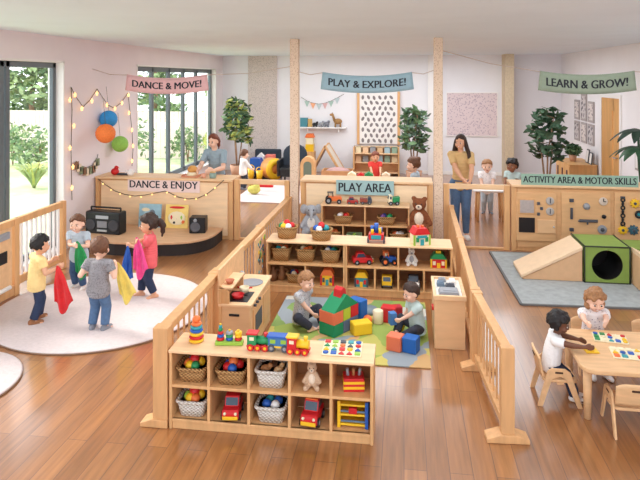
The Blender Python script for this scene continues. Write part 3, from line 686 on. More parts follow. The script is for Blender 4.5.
part('piping', m, mat('piping_dark', (50, 56, 40), .6), t)
t = thing('foam_ramp', 'long pale foam ramp leading up to the green cube', 'ramp', (1.51, cyf+.02, .02))
Lr = cx0-1.51-.02
part('wedge', MB().prism([(0, 0), (Lr, 0), (Lr, ch-.06), (0, .02)], 0, .56), TAND, t, .006); part('slope_pad', MB().prism([(-.02, .015), (-.02, .055), (Lr, ch-.01), (Lr, ch-.055)], -.01, .57), TAN, t, .006)
t = thing('foam_ramp', 'second foam ramp coming down beside the green cube at the photo edge', 'ramp', (cx1+.03, cyf-.25, .02))
part('wedge', MB().prism([(0, 0), (.75, 0), (.75, .05), (0, .40)], 0, .3), TAND, t, .006); part('slope_pad', MB().prism([(0, .40), (.75, .05), (.78, .09), (0, .455)], -.01, .31), TAN, t, .006)
t = thing('foam_block', 'green and dark foam block behind the second ramp at the photo edge', 'foam block', (cx1+.05, cyf+.25, .02))
part('foam_body', MB().box(0, .55, 0, .45, 0, .32), mat('soft_dark', (70, 84, 50), .6), t, .01); part('top_pad', MB().box(0, .55, 0, .45, .321, .38), GSOFT, t, .01)
# ================================================================ baskets and balls
def rrect(w, d, r, z, n=5):
    out = []
    for cx_, cy_, a0 in ((w/2-r, d/2-r, 0), (-w/2+r, d/2-r, PI/2), (-w/2+r, -d/2+r, PI), (w/2-r, -d/2+r, 1.5*PI)):
        for i in range(n): a = a0+PI/2*i/(n-1); out.append((cx_+r*math.cos(a), cy_+r*math.sin(a), z))
    return out
def loft(mb, rows, smooth=True):
    I = [[mb.V(p) for p in row] for row in rows]; n = len(I[0])
    for A, B in zip(I[:-1], I[1:]):
        for i in range(n): mb.F((A[i], A[(i+1) % n], B[(i+1) % n], B[i]), smooth)
    mb.F(I[0][::-1]); mb.F(I[-1]); return mb
def basket(label, loc, w, d, h, m, items=(), lab='basket', r=.032, rz=0, round_=False, group='toys stored in baskets', fill=.62):
    loc = (loc[0], loc[1], loc[2]+.0015); t = thing('basket', label, 'basket', loc, rz, 'toy storage baskets'); k = .80; rr = min(w, d)*(.48 if round_ else .2)
    part('basket_body', loft(MB(), [rrect(w*k, d*k, rr*k, 0), rrect(w, d, rr, h), rrect(w-.02, d-.02, rr*.92, h), rrect(w*(k+(1-k)*fill)-.02, d*(k+(1-k)*fill)-.02, rr*.85, h*fill)]), m, t)
    part('rim', loft(MB(), [rrect(w+.002, d+.002, rr, h-.018), rrect(w+.018, d+.018, rr*1.04, h-.008), rrect(w+.014, d+.014, rr*1.04, h+.006), rrect(w-.018, d-.018, rr*.92, h+.006), rrect(w-.02, d-.02, rr*.92, h-.018)]), m, t)
    n = len(items)
    for i, c in enumerate(items):
        a = 2*PI*i/max(1, n)+.6; q = .0 if (n > 4 and i == n-1) else 1
        p = Vector(loc)+Vector((math.cos(a)*(w/2-r-.03)*q, math.sin(a)*(d/2-r-.03)*q, h*fill+r+(r*.95 if q == 0 else 0)+.001))
        rep = items.count(c) > 1
        solo('toy_ball', MB().ball((0, 0, 0), r, 14, 9), COLS.get(c) or c, f'{c} toy ball in the {lab}', 'ball', p, group=f'{c} balls in the {lab}' if rep else None)
    return t
def fx(i): return FS[0]+(FS[1]-FS[0])*(i+.5)/5
FY = 4.385
basket('brown wicker basket of coloured balls in the top cubby beside the picket fence', (fx(0), FY, FZ[0]), .225, .22, .105, WICKER, ['yellow', 'red', 'blue', 'orange', 'yellow', 'green', 'red'], 'wicker basket in the upper end cubby by the fence', .036)
basket('brown wicker basket of orange and blue balls, second along the front shelf', (fx(1), FY, FZ[0]), .225, .22, .105, WICKER, ['red', 'orange', 'blue', 'red', 'blue', 'orange'], 'wicker basket second along the front shelf', .036)
basket('white basket filled with brown toys in the upper middle cubby of the front shelf', (fx(2), FY, FZ[0]), .225, .22, .125, WWICK)
BRN = mat('brown_toy', (170, 116, 72), .6, .1, 20)
for k, (dx, dy) in enumerate(((-.05, -.02), (.05, -.03), (0, .05))):
    solo('wooden_animal', MB().ball((0, 0, .03), (.042, .03, .03), 12, 8).ball((.035, 0, .055), .02, 10, 6).tube((-.02, 0, 0), (-.02, 0, .03), .012).tube((.02, 0, 0), (.02, 0, .03), .012), [BRN, mat('tan_toy', (206, 166, 120), .6), mat('dark_brown_toy', (112, 74, 48), .6)][k],
         ['brown wooden animal lying in the white basket of the upper middle cubby', 'tan wooden animal lying in the white basket of the upper middle cubby', 'dark brown wooden animal lying in the white basket of the upper middle cubby'][k], 'toy animal', (fx(2)+dx, FY+dy, FZ[0]+.125*.62+.001), k*.9)
basket('white basket of bright balls in the bottom cubby beside the picket fence', (fx(0), FY, FZ[1]), .225, .22, .115, WWICK, ['yellow', 'green', 'red', 'lime', 'yellow', 'orange', 'red'], 'white basket in the lower end cubby by the fence', .038)
basket('white basket with blue toys in the bottom middle cubby of the front shelf', (fx(2), FY, FZ[1]), .225, .22, .115, WWICK, ['blue', 'teal', 'blue', 'white'], 'white basket in the lower middle cubby', .034)

# ================================================================ toy vehicles
def wheels(t, xs, y, r, w, m=BLACK, hub=YEL):
    for x in xs:
        for s in (-1, 1):
            o = part('wheel', MB().tube((x, s*y-w/2, r), (x, s*y+w/2, r), r, r, 16), m, t)
            part('hub', MB().tube((x, s*(y+w/2), r), (x, s*(y+w/2+.003), r), r*.5, r*.45, 12), hub, o)
def toy_car(label, loc, rz, L, W, H, body, cabin=None, style='car', name='toy_car', hub=GREY, lights=True, group=None):
    """nose at +x"""
    t = thing(name, label, 'toy vehicle', loc, rz, group); a = L/2; r = H*.20; cabin = cabin or body
    if style == 'car':
        part('body', MB().prism([(-a, r*.8), (a, r*.8), (a, H*.45), (a*.82, H*.56), (-a*.9, H*.58), (-a, H*.5)], -W/2, W/2), body, t, H*.05)
        part('cabin', MB().prism([(-a*.75, H*.56), (a*.42, H*.56), (a*.12, H), (-a*.55, H)], -W*.43, W*.43), cabin, t, H*.05)
        part('windows', MB().prism([(-a*.66, H*.62), (a*.30, H*.62), (a*.10, H*.93), (-a*.50, H*.93)], -W*.44, W*.44).prism([(a*.20, H*.62), (a*.40, H*.62), (a*.17, H*.93), (a*.1, H*.93)], -W*.36, W*.36), mat('toy_glass', (60, 74, 92), .2), t)
        part('bumper', MB().box(a, a+.01, -W*.45, W*.45, r*.8, H*.32), YEL if lights else GREY, t, .003)
        if lights:
            for s in (-1, 1): part('headlight', MB().ball((a, s*W*.32, H*.44), W*.09, 10, 6), CREAM, t)
        wheels(t, (-a*.6, a*.6), W/2, r, W*.14, BLACK, hub)
    elif style == 'truck':
        part('chassis', MB().box(-a, a, -W*.4, W*.4, r*.8, r*1.5), DGREY, t, .003); part('bed', MB().prism([(-a, r*1.5), (a*.25, r*1.5), (a*.25, H*.75), (-a*1.05, H*.85)], -W/2, W/2), body, t, H*.04)
        part('cabin', MB().prism([(a*.3, r*1.2), (a, r*1.2), (a, H*.6), (a*.8, H), (a*.3, H)], -W*.47, W*.47), cabin, t, H*.05)
        part('windscreen', MB().prism([(a*.99, H*.62), (a*1.01, H*.62), (a*.83, H*.94), (a*.8, H*.94)], -W*.36, W*.36).box(a*.42, a*.74, -W*.48, W*.48, H*.62, H*.88), mat('toy_glass', (60, 74, 92), .2), t)
        wheels(t, (-a*.55, a*.6), W*.45, r, W*.16, BLACK, hub)
    elif style == 'tractor':
        part('body', MB().prism([(-a*.6, r), (a, r), (a, H*.55), (a*.8, H*.62), (-a*.6, H*.62)], -W*.25, W*.25), body, t, H*.04); part('roof', MB().box(-a*.65, a*.05, -W*.32, W*.32, H*.95, H), cabin, t, .003)
        part('cab_posts', MB().tube((-a*.55, -W*.25, H*.6), (-a*.55, -W*.25, H*.95), .006).tube((-a*.55, W*.25, H*.6), (-a*.55, W*.25, H*.95), .006).tube((-a*.0, -W*.25, H*.6), (-a*.05, -W*.25, H*.95), .006).tube((-a*.0, W*.25, H*.6), (-a*.05, W*.25, H*.95), .006), cabin, t)
        part('driver', MB().ball((-a*.28, 0, H*.75), H*.13, 10, 7), CREAM, t)
        wheels(t, (-a*.5,), W*.42, H*.30, W*.2, BLACK, hub); wheels(t, (a*.7,), W*.38, H*.2, W*.16, BLACK, hub)
    return t
RC = -PI/2            # nose to the camera
toy_car('red toy fire car facing out of the second bottom cubby of the front shelf', (fx(1), FY-.02, FZ[1]+.001), RC+.1, .22, .125, .15, RED)
o = toy_car('red toy van with a ladder roof in the fourth bottom cubby of the front shelf', (fx(3), FY-.02, FZ[1]+.001), RC-.12, .22, .125, .165, RED)
part('roof_rack', MB().box(-.06, .02, -.045, .045, .166, .174), ORG, o)
# plush animals
def plush(label, loc, rz, s, fur, pale, kind='bear', sit=True):
    t = thing('plush_toy', label, 'soft toy', loc, rz); b = MB()
    b.ball((0, 0, .17), (.115, .10, .16), 16, 10); b.ball((0, -.012, .385), (.10, .092, .09), 16, 10)
    for sx in (-1, 1):
        b.cap((sx*.075, -.01, .26), (sx*.155, -.05, .13), .042, .04)
        if sit: b.cap((sx*.07, -.05, .055), (sx*.11, -.17, .05), .058, .05); b.ball((sx*.115, -.19, .065), (.046, .03, .062))
        else: b.cap((sx*.06, 0, .1), (sx*.07, -.01, .04), .05, .045)
        if kind == 'bear': b.ball((sx*.078, .0, .465), (.038, .024, .038))
        elif kind == 'rabbit': b.cap((sx*.05, 0, .45), (sx*.10, .0, .56), .026, .03)
        elif kind == 'elephant': b.ball((sx*.12, .01, .40), (.07, .022, .085))
    if kind == 'elephant': b.cap((0, -.09, .37), (0, -.15, .27), .032, .024)
    me = shell(b, .014, 'fur_body', 3); link('fur_body', me, t); me.materials.clear(); me.materials.append(fur)
    if kind != 'elephant': part('muzzle', MB().ball((0, -.095, .36), (.045, .035, .036)), pale, t)
    part('nose', MB().ball((0, -.128, .372), (.015, .010, .011)), BLACK, t) if kind != 'elephant' else None
    part('belly_patch', MB().ball((0, -.05, .18), (.075, .062, .11)), pale, t)
    for sx in (-1, 1): part('eye', MB().ball((sx*.04, -.095, .405), .011, 10, 6), BLACK, t)
    t.scale = (s, s, s); return t
TANF = mat('fur_tan', (206, 172, 142), .95, .15, 60, bump=.6); BRF = mat('fur_brown', (130, 74, 44), .95, .2, 40, bump=.6); PALEF = mat('fur_pale', (232, 212, 190), .95, .1, 60); GREYF = mat('fur_grey', (164, 166, 172), .95, .1, 50, bump=.5); WHF = mat('fur_white', (232, 228, 222), .95, .06, 50, bump=.5)
plush('tan plush rabbit sitting in an upper cubby of the front shelf', (fx(3), FY-.03, FZ[0]+.002), .06, .38, TANF, PALEF, 'rabbit')
# striped toy box, yellow rack
t = thing('toy_toolbox', 'red and yellow striped toy box in the upper end cubby of the front shelf', 'toy box', (fx(4), FY, FZ[0]+.001), .15)
part('box', MB().box(-.075, .075, -.06, .06, 0, .095), RED, t, .004); part('stripe', MB().box(-.077, .077, -.062, .062, .02, .038).box(-.077, .077, -.062, .062, .056, .074), YEL, t)
for x, m in ((-.04, GREY), (.0, BRN), (.04, GREY)): part('peg', MB().tube((x, 0, .09), (x*1.2, 0, .145), .011), m, t)
t = thing('toy_rack', 'yellow and blue wooden toy garage in the lower end cubby of the front shelf', 'toy garage', (fx(4), FY, FZ[1]+.001), .0)
for z in (.015, .085, .155): part('platform', MB().box(-.105, .105, -.07, .07, z, z+.014), YEL, t, .003)
for x in (-.10, .10):
    for y in (-.065, .065): part('column', MB().box(x-.012, x+.012, y-.01, y+.01, 0, .19), BLUE if x > 0 else YEL, t, .003)
for z in (.04, .11): part('cross_bar', MB().box(-.1, .1, -.066, -.058, z, z+.012), mat('slate', (104, 122, 140)), t)
part('car_lift', MB().box(-.03, .03, -.07, -.02, .10, .14), RED, t, .003)

# ---------------------------------------------------------------- on the front shelf
TZ = FS[4]+.001
p = at(196.5, 341, TZ); t = thing('stacking_tower', 'rainbow stacking ring tower with an orange knob on the front shelf', 'stacking toy', p)
z = 0
for r, m in ((.058, YEL), (.056, RED), (.053, YEL), (.05, BLUE), (.046, TEAL), (.040, ORG)):
    part('ring', MB().lathe([(r*.85, z), (r, z+.010), (r, z+.014), (r*.85, z+.024), (.0005, z+.024)], 24), m, t); z += .0245
part('knob', MB().ball((0, 0, z+.022), (.032, .032, .026)), ORG, t)
p = at(229.5, 344, TZ); t = thing('peg_stacker', 'green board with three pegs of stacked coloured beads on the front shelf', 'stacking toy', p, .12)
part('base', MB().box(-.105, .105, -.032, .032, 0, .03), LIME, t, .005)
for x, L_ in ((-.068, (RED, BLUE, RED, GRN, TEAL)), (.0, (BLUE, GRN, GREY)), (.068, (RED, YEL, YEL))):
    z = .031
    for k, m in enumerate(L_):
        r = .030-.004*k if x < 0 else .028; part('bead', MB().lathe([(r*.8, z), (r, z+.006), (r, z+.016), (r*.8, z+.022), (.0005, z+.022)], 18), m, t); z += .0225
    part('peg', MB().tube((x*0, 0, z), (x*0, 0, z+.012), .008), YEL, t)
    for c in kids(t):
        if c.name.startswith(('bead', 'peg')) and not c.get('done'):
            for v in c.data.vertices: v.co.x += x
            c['done'] = 1
for c in bpy.data.objects:
    if 'done' in c: del c['done']
def engine(label, p, rz, c1, c2, c3):
    t = thing('toy_train_engine', label, 'toy train', p, rz)
    part('chassis', MB().box(-.085, .085, -.032, .032, .022, .038), RED, t, .003); part('boiler', MB().tube((-.01, 0, .068), (.08, 0, .068), .030, .030, 18), c1, t)
    part('cab', MB().box(-.08, -.01, -.034, .034, .038, .115), c2, t, .004); part('roof', MB().box(-.088, .0, -.04, .04, .115, .128), c3, t, .004)
    part('chimney', MB().tube((.055, 0, .09), (.055, 0, .125), .011, .016), c3, t); part('window', MB().box(-.062, -.028, -.0355, .0355, .075, .10), CREAM, t)
    wheels(t, (-.055, .0, .055), .036, .024, .012, RED, YEL); return t
p = at(258.5, 349, TZ); engine('green and red toy train engine at the tail of the train on the front shelf', p, .02, GRN, GRN, RED)
p = at(279, 350, TZ); t = thing('toy_train_wagon', 'blue toy train wagon in the middle of the train on the front shelf', 'toy train', p, -.02)
part('body', MB().box(-.078, .078, -.034, .034, .03, .10), mat('wagon_blue', (64, 118, 168), .4), t, .004); part('roof', MB().box(-.086, .086, -.04, .04, .10, .115), BLUE, t, .005)
part('window', MB().box(-.06, -.02, -.0355, .0355, .06, .088).box(.02, .06, -.0355, .0355, .06, .088), LIME, t); part('sill', MB().box(-.079, .079, -.036, .036, .03, .042), YEL, t); wheels(t, (-.05, .05), .036, .026, .012, DGREY, GREY)
p = at(298.5, 353, TZ); engine('yellow and red toy train engine leading the train on the front shelf', p, -.06, YEL, RED, YEL)
def puzzle(label, p, rz, w, d, nx, ny, base, cols, grp):
    t = thing('puzzle_board', label, 'puzzle', p, rz, grp); part('board', MB().box(-w/2, w/2, -d/2, d/2, 0, .010), base, t, .003)
    for i in range(nx):
        for j in range(ny):
            x = -w/2+w*(i+.5)/nx; y = -d/2+d*(j+.5)/ny; a = w/nx*.36; b = d/ny*.34; m = random.choice(cols); q = random.random(); mb = MB()
            if q < .4: mb.box(x-a, x+a, y-b, y+b, .010, .018)
            elif q < .75: mb.lathe([(min(a, b), .010), (min(a, b), .018), (.0005, .018)], 14, (x, y, 0))
            else: mb.prism([(x-a, y-b), (x+a, y-b), (x, y+b)], .010, .018, 'z')
            part('piece', mb, m, t)
    return t
p = at(342.5, 349, TZ); puzzle('pale wooden picture puzzle board lying on the front shelf', (p.x, p.y, TZ), .02, .29, .245, 5, 4, CREAM, [RED, GRN, YEL, TEAL, LIME, DGREY, BLUE, ORG], None)

# ---------------------------------------------------------------- middle shelf
MY = 7.30
def mx(u, v=260): return on_y(u, v, MY-.06).x
for u, it, lab in ((281, ['orange', 'orange', 'teal', 'cream'], 'first'), (305.5, ['orange', 'cream', 'orange'], 'second'), (330.5, ['green', 'blue', 'white', 'teal'], 'third')):
    basket(f'wicker basket on the upper board of the middle shelf, {lab} from the picket fence', (mx(u), MY, MZ[0]), .235, .22, .155, WICKER, it, f'{lab} basket from the fence in the middle shelf', .038)
for k, (u, c, lab) in enumerate(((272.5, mat('pot_dark', (126, 84, 56), .6), 'dark brown toy jug on the bottom board of the middle shelf beside the fence'), (280, mat('pot_brown', (156, 110, 74), .6), 'lighter brown toy jug on the bottom board of the middle shelf'))):
    t = thing('toy_jug', lab, 'toy jug', (mx(u), MY-.02+.05*k, MZ[1]+.001)); part('body', MB().lathe([(.035, 0), (.052, .05), (.045, .10), (.024, .14), (.032, .18), (.026, .18), (.0005, .14)], 18), c, t); part('handle', MB().torus((.05, 0, .11), .03, .008, 14, 6, RX(PI/2)), c, t)
basket('small wicker basket on the bottom board of the middle shelf behind the boy in stripes', (mx(293.5), MY, MZ[1]), .17, .20, .11, WICKER, ['red', 'blue', 'cream'], 'small basket behind the boy in stripes', .034)
def toy_house(label, p, w, d, h, wall, roof, acc, rz=0):
    t = thing('toy_house', label, 'toy house', p, rz); part('wall_block', MB().box(-w/2, w/2, -d/2, d/2, 0, h*.62), wall, t, .004)
    part('roof', MB().prism([(-w*.56, h*.62), (w*.56, h*.62), (w*.30, h), (-w*.30, h)], -d*.55, d*.55), roof, t, .004)
    part('door', MB().box(-w*.12, w*.12, -d/2-.006, -d/2, 0, h*.36), acc[0], t); [part('window', MB().box(s*w*.3-w*.1, s*w*.3+w*.1, -d/2-.006, -d/2, h*.2, h*.48), acc[1], t) for s in (-1, 1)]
    [part('corner_bar', MB().box(s*w/2-.010, s*w/2+.010, -d/2-.006, -d/2+.014, 0, h*.62), acc[2], t) for s in (-1, 1)]; return t
toy_house('toy house with a striped roof on the bottom board, behind the block castle', (mx(327.5), MY-.04, MZ[1]+.001), .145, .12, .19, YEL, ORG, (TEAL, DGREY, RED))
toy_car('red toy ladybird car with dark wheels on the upper board of the middle shelf', (mx(362), MY-.03, MZ[0]+.001), .25, .24, .13, .14, RED)
toy_car('blue and orange toy tractor with a driver on the upper board of the middle shelf', (mx(388), MY-.03, MZ[0]+.001), -2.9+PI, .19, .14, .16, BLUE, ORG, 'tractor', 'toy_tractor', ORG)
plush('white and grey plush rabbit sitting on the upper board of the middle shelf', (mx(411.5), MY-.01, MZ[0]+.002), .05, .41, WHF, GREYF, 'rabbit')
o = toy_house('red and yellow toy fire house on the upper board of the middle shelf', (mx(438.5), MY-.03, MZ[0]+.001), .17, .12, .165, RED, GRN, (YEL, CREAM, YEL))
part('turret', MB().box(-.03, .03, -.03, .03, .165, .19), YEL, o)
toy_house('blue and yellow toy house on the bottom board of the middle shelf', (mx(361.5), MY-.04, MZ[1]+.001), .145, .12, .175, TEAL, YEL, (YEL, RED, DGREY))
toy_car('yellow toy dump truck on the bottom board of the middle shelf', (mx(387), MY-.04, MZ[1]+.001), RC, .17, .125, .145, YEL, YEL, 'truck', 'toy_truck', GREY)
toy_car('white and black toy van on the bottom board above the boy with the blue block', (mx(413.5), MY-.04, MZ[1]+.001), RC, .19, .135, .15, WHITE, DGREY, 'car', lights=False)
MT = MSa[4]
p = at(286.5, 238, MT); basket('wicker basket of bright balls on top of the middle shelf beside the fence', (p.x, 7.33, MT), .27, .24, .14, WICKER, ['red', 'blue', 'yellow', 'green', 'yellow', 'white', 'red'], 'basket on top of the middle shelf beside the fence', .042, round_=True, fill=.7)
p = at(321, 240, MT); basket('wide wicker basket of red and blue balls on top of the middle shelf', (p.x, 7.30, MT), .27, .25, .125, WICKER, ['teal', 'red', 'blue', 'white', 'red'], 'wide basket on top of the middle shelf', .042, round_=True, fill=.7)
p = at(376.5, 241, MT); t = thing('toy_train_engine', 'red and blue toy engine with yellow funnels on top of the middle shelf', 'toy train', (p.x, 7.26, MT+.001), RC)
part('body', MB().box(-.07, .07, -.09, .09, .04, .11), RED, t, .006); part('boiler', MB().tube((-.03, -.05, .11), (-.03, -.05, .19), .022).tube((-.03, .05, .11), (-.03, .05, .17), .022).tube((-.03, 0, .11), (-.03, 0, .22), .026), BLUE, t)
part('funnel', MB().tube((.03, -.045, .11), (.03, -.045, .16), .018).tube((.03, .045, .11), (.03, .045, .18), .018), YEL, t); part('face_plate', MB().box(.07, .076, -.06, .06, .05, .10), TEAL, t, .003); wheels(t, (-.045, .045), .095, .034, .02, DGREY, RED)
p = at(419.5, 242, MT); t = toy_house('shape sorter house with a red roof on top of the middle shelf', (p.x, 7.27, MT+.001), .19, .16, .20, CREAM, RED, (TEAL, GRN, LIME), .35)
part('shape_hole', MB().box(-.06, .06, -.088, -.081, .085, .115), TEAL, t); part('chimney', MB().box(-.035, -.01, -.02, .02, .20, .225).box(.02, .045, -.02, .02, .20, .22), ORG, t)

# ---------------------------------------------------------------- shelf by the counter, teddy, elephant
BY = 9.10; BT = BS[4]
def bx(u, v=212): return on_y(u, v, BY).x
basket('small wicker basket of pale balls in an upper compartment of the counter shelf', (bx(343.5), BY, BZ[0]), .27, .2, .12, WICKER, ['orange', 'cream', 'white', 'red'], 'upper basket of the counter shelf under the toy tractor', .04)
basket('small wicker basket of green and blue balls in the upper compartment of the counter shelf', (bx(386.5), BY, BZ[0]), .27, .2, .12, WICKER, ['green', 'blue', 'purple', 'green'], 'upper basket of the counter shelf beside the teddy bear', .04)
basket('wicker basket in the lower compartment of the counter shelf next to the teddy bear', (BS[0]+1.32*.875, BY, BZ[1]), .25, .2, .17, WICKER, ['white', 'orange', 'white'], 'lower basket of the counter shelf next to the teddy', .045)
t = thing('toy_tray', 'pale green toy tray in the lower compartment of the counter shelf', 'toy tray', (BS[0]+1.32*.375, BY-.02, BZ[1]+.001)); part('tray', loft(MB(), [rrect(.20, .17, .03, 0), rrect(.23, .2, .03, .14), rrect(.21, .18, .03, .14), rrect(.2, .17, .03, .11)]), mat('pale_green', (170, 196, 150), .6), t); part('lid_knob', MB().ball((0, 0, .125), .03, 10, 6), LIME, t)
basket('wicker basket in the lower compartment of the counter shelf nearest the grey elephant', (BS[0]+1.32*.125, BY, BZ[1]), .24, .2, .17, WICKER, ['orange', 'red'], 'lower basket nearest the elephant', .045)
o = toy_car('orange toy tractor with a black cab on top of the counter shelf', (bx(333, 205), BY, BT+.001), .1, .27, .17, .17, ORG, BLACK, 'tractor', 'toy_tractor', GREY)
toy_car('red toy race car on top of the counter shelf', (bx(352.5, 205), BY, BT+.001), .1, .17, .10, .10, mat('dark_red', (176, 52, 48), .4), None, 'car', lights=False)
toy_car('small brown-red toy truck behind the red race car on the counter shelf', (bx(366, 205), BY, BT+.001), .05, .18, .10, .11, mat('rust_toy', (150, 70, 54), .4), DGREY, 'truck', 'toy_truck')
toy_car('green and white toy truck on top of the counter shelf next to the teddy bear', (bx(393.5, 205), BY, BT+.001), PI+.2, .17, .11, .15, GRN, CREAM, 'truck', 'toy_truck')
p = on_y(416, 210, 9.05); solo('low_stool', MB().box(-.14, .14, -.13, .13, .28, .32).box(-.12, -.08, -.11, .11, 0, .28).box(.08, .12, -.11, .11, 0, .28), PINE, 'low wooden stool under the brown teddy bear', 'stool', (p.x+.02, 9.05, 0), bev=.004)
plush('large brown teddy bear sitting against the PLAY AREA counter', (p.x+.05, 9.05, .322), -.12, 1.04, BRF, PALEF, 'bear')
p = on_y(312.5, 215, 9.0); solo('low_stool', MB().box(-.12, .12, -.12, .12, .21, .24).box(-.10, -.06, -.10, .10, 0, .21).box(.06, .10, -.10, .10, 0, .21), PINE, 'low wooden stool under the grey plush elephant', 'stool', (p.x, 9.0, 0), bev=.004)
plush('grey and white plush elephant beside the counter shelf and the tall post', (p.x-.02, 9.0, .242), .15, .92, GREYF, WHF, 'elephant')

# ================================================================ soft blocks on the play rug
RZ0 = .0125; ex = Vector((.55, .835, 0)); ANG = math.atan2(.835, .55); O = at(334, 338.5, RZ0)
def blk(name, label, s0, s1, t0, t1, z0, z1, m, cat='block'):
    o = solo(name, MB().box(0, s1-s0, 0, t1-t0, 0, z1-z0), m, label, cat, bev=.008); ey = Vector((-ex.y, ex.x, 0)); q = O+ex*s0+ey*t0; o.location = (q.x, q.y, RZ0+z0); o.rotation_euler.z = math.atan2(ex.y, ex.x); return o
BL = mat('soft_blue', (34, 98, 176), .6); SALM = mat('soft_salmon', (228, 118, 84), .6); GB = mat('soft_slate', (96, 112, 142), .6); GR = mat('soft_grass', (28, 140, 92), .6); RD = mat('soft_red', (208, 44, 48), .6); LM = mat('soft_lime', (176, 196, 60), .6); SOFTY = mat('soft_yellow', (238, 196, 40), .6)
blk('soft_block', 'green cube block at the bottom corner of the castle', 0, .15, 0, .20, 0, .12, GR)
blk('soft_block', 'salmon orange cube block stacked on the green cube of the castle', 0, .15, 0, .20, .1205, .24, SALM)
blk('soft_block', 'long slate blue block at the bottom of the castle', .155, .40, 0, .18, 0, .12, GB)
blk('soft_block', 'lime green block stacked on the slate blue block', .155, .27, 0, .18, .1205, .24, LM)
blk('soft_block', 'red block stacked on the slate blue block beside the lime block', .275, .40, 0, .18, .1205, .24, RD)
blk('soft_block', 'tall blue block standing at the end of the castle', .41, .53, -.02, .16, 0, .25, BL)
def roof(name, label, s0, s1, t0, t1, z0, h, m):
    w = s1-s0; o = solo(name, MB().prism([(0, 0), (w, 0), (w*.5, h)], 0, t1-t0), m, label, 'block', bev=.006); ey = Vector((-ex.y, ex.x, 0)); q = O+ex*s0+ey*t0; o.location = (q.x, q.y, RZ0+z0); o.rotation_euler.z = math.atan2(ex.y, ex.x)
roof('roof_block', 'green triangular roof block on top of the castle', .0, .40, 0.0, .18, .2405, .145, GR)
o = solo('roof_block', MB().prism([(-.05, -.032), (0, .006), (.05, -.032), (.035, .045), (0, .07), (-.035, .045)], -.05, .05), RD, 'small red block straddling the peak of the green roof', 'block', bev=.004)
q = O+ex*.20+Vector((-ex.y, ex.x, 0))*.09; o.location = (q.x, q.y, RZ0+.3855-.008); o.rotation_euler.z = math.atan2(ex.y, ex.x)
def free(name, label, u, v, w, d, h, rz, m, bev=.01, cat='block'):
    p = at(u, v, RZ0); return solo(name, MB().box(-w/2, w/2, -d/2, d/2, 0, h), m, label, cat, p, rz, bev=bev)
free('soft_block', 'yellow brick block lying on the rug before the castle', 361, 333, .20, .13, .12, .45, SOFTY, .012)
free('soft_block', 'red cube block on the rug between the castle and the boy', 389, 321, .16, .12, .16, -.2, RD); free('soft_block', 'darker red cube block just behind the boy’s raised blue block', 397, 320, .10, .10, .155, .3, mat('soft_crimson', (180, 40, 56), .6))
solo('soft_cylinder', MB().lathe([(.05, 0), (.055, .01), (.055, .13), (.045, .14), (.0005, .14)], 20), CREAM, 'cream soft cylinder block beside the red cube', 'block', at(378, 323, RZ0))
free('soft_block', 'orange cube block on the rug in front of the boy', 395.5, 349, .145, .13, .14, -.35, SALM); free('soft_block', 'bright blue cube block on the rug in front of the boy', 411, 351, .14, .13, .14, -.35, BL)
solo('toy_ball', MB().ball((0, 0, .052), .052), ORG, 'orange ball on the rug beside the tall blue block', 'ball', at(367.5, 325, RZ0))
solo('soft_disc', MB().lathe([(.11, 0), (.115, .02), (.10, .045), (.0005, .05)], 24), mat('disc_slate', (124, 138, 146), .8), 'flat grey round cushion on the rug behind the orange ball', 'cushion', at(368, 312, RZ0))

# ================================================================ activity table and chairs
t = thing('activity_table', 'low rounded maple table with puzzle boards', 'table', (1.955, 5.04, 0)); tw, td, th = 1.28, .76, .445
part('tabletop', loft(MB(), [rrect(tw-.01, td-.01, .10, th-.035, 7), rrect(tw, td, .105, th-.028, 7), rrect(tw, td, .105, th-.006, 7), rrect(tw-.012, td-.012, .10, th, 7)], False), MAPLE, t)
part('apron', MB().box(-tw/2+.10, tw/2-.10, -td/2+.19, -td/2+.21, th-.08, th-.035).box(-tw/2+.10, tw/2-.10, td/2-.11, td/2-.09, th-.08, th-.035).box(-tw/2+.09, -tw/2+.11, -td/2+.2, td/2-.1, th-.08, th-.035).box(tw/2-.11, tw/2-.09, -td/2+.2, td/2-.1, th-.08, th-.035), MAPLE, t)
for sx in (-1, 1):
    for sy in (-1, 1): ly = -td/2+.17 if sy < 0 else td/2-.075; part('leg', MB().tube((sx*(tw/2-.075), ly, 0), (sx*(tw/2-.075), ly, th-.035), .027, .034, 20), MAPLE, t)
WB = [GRN, BLUE, YEL, RED, TEAL, ORG, CREAM]
p = at(610, 339, th); puzzle('coloured shape puzzle in front of the girl in the dotted shirt', (p.x, p.y, th+.001), -.15, .26, .17, 5, 3, CREAM, WB, 'puzzles on the activity table')
p = at(628, 355, th); puzzle('larger coloured shape puzzle at the photo edge of the activity table', (p.x+.05, p.y, th+.001), -.1, .34, .19, 6, 3, CREAM, WB, 'puzzles on the activity table')
p = at(592, 351, th); puzzle('small yellow puzzle tray under the hands of the boy in white', (p.x-.01, p.y+.01, th+.001), .1, .10, .12, 1, 2, YEL, [YEL, BLUE], 'puzzles on the activity table')
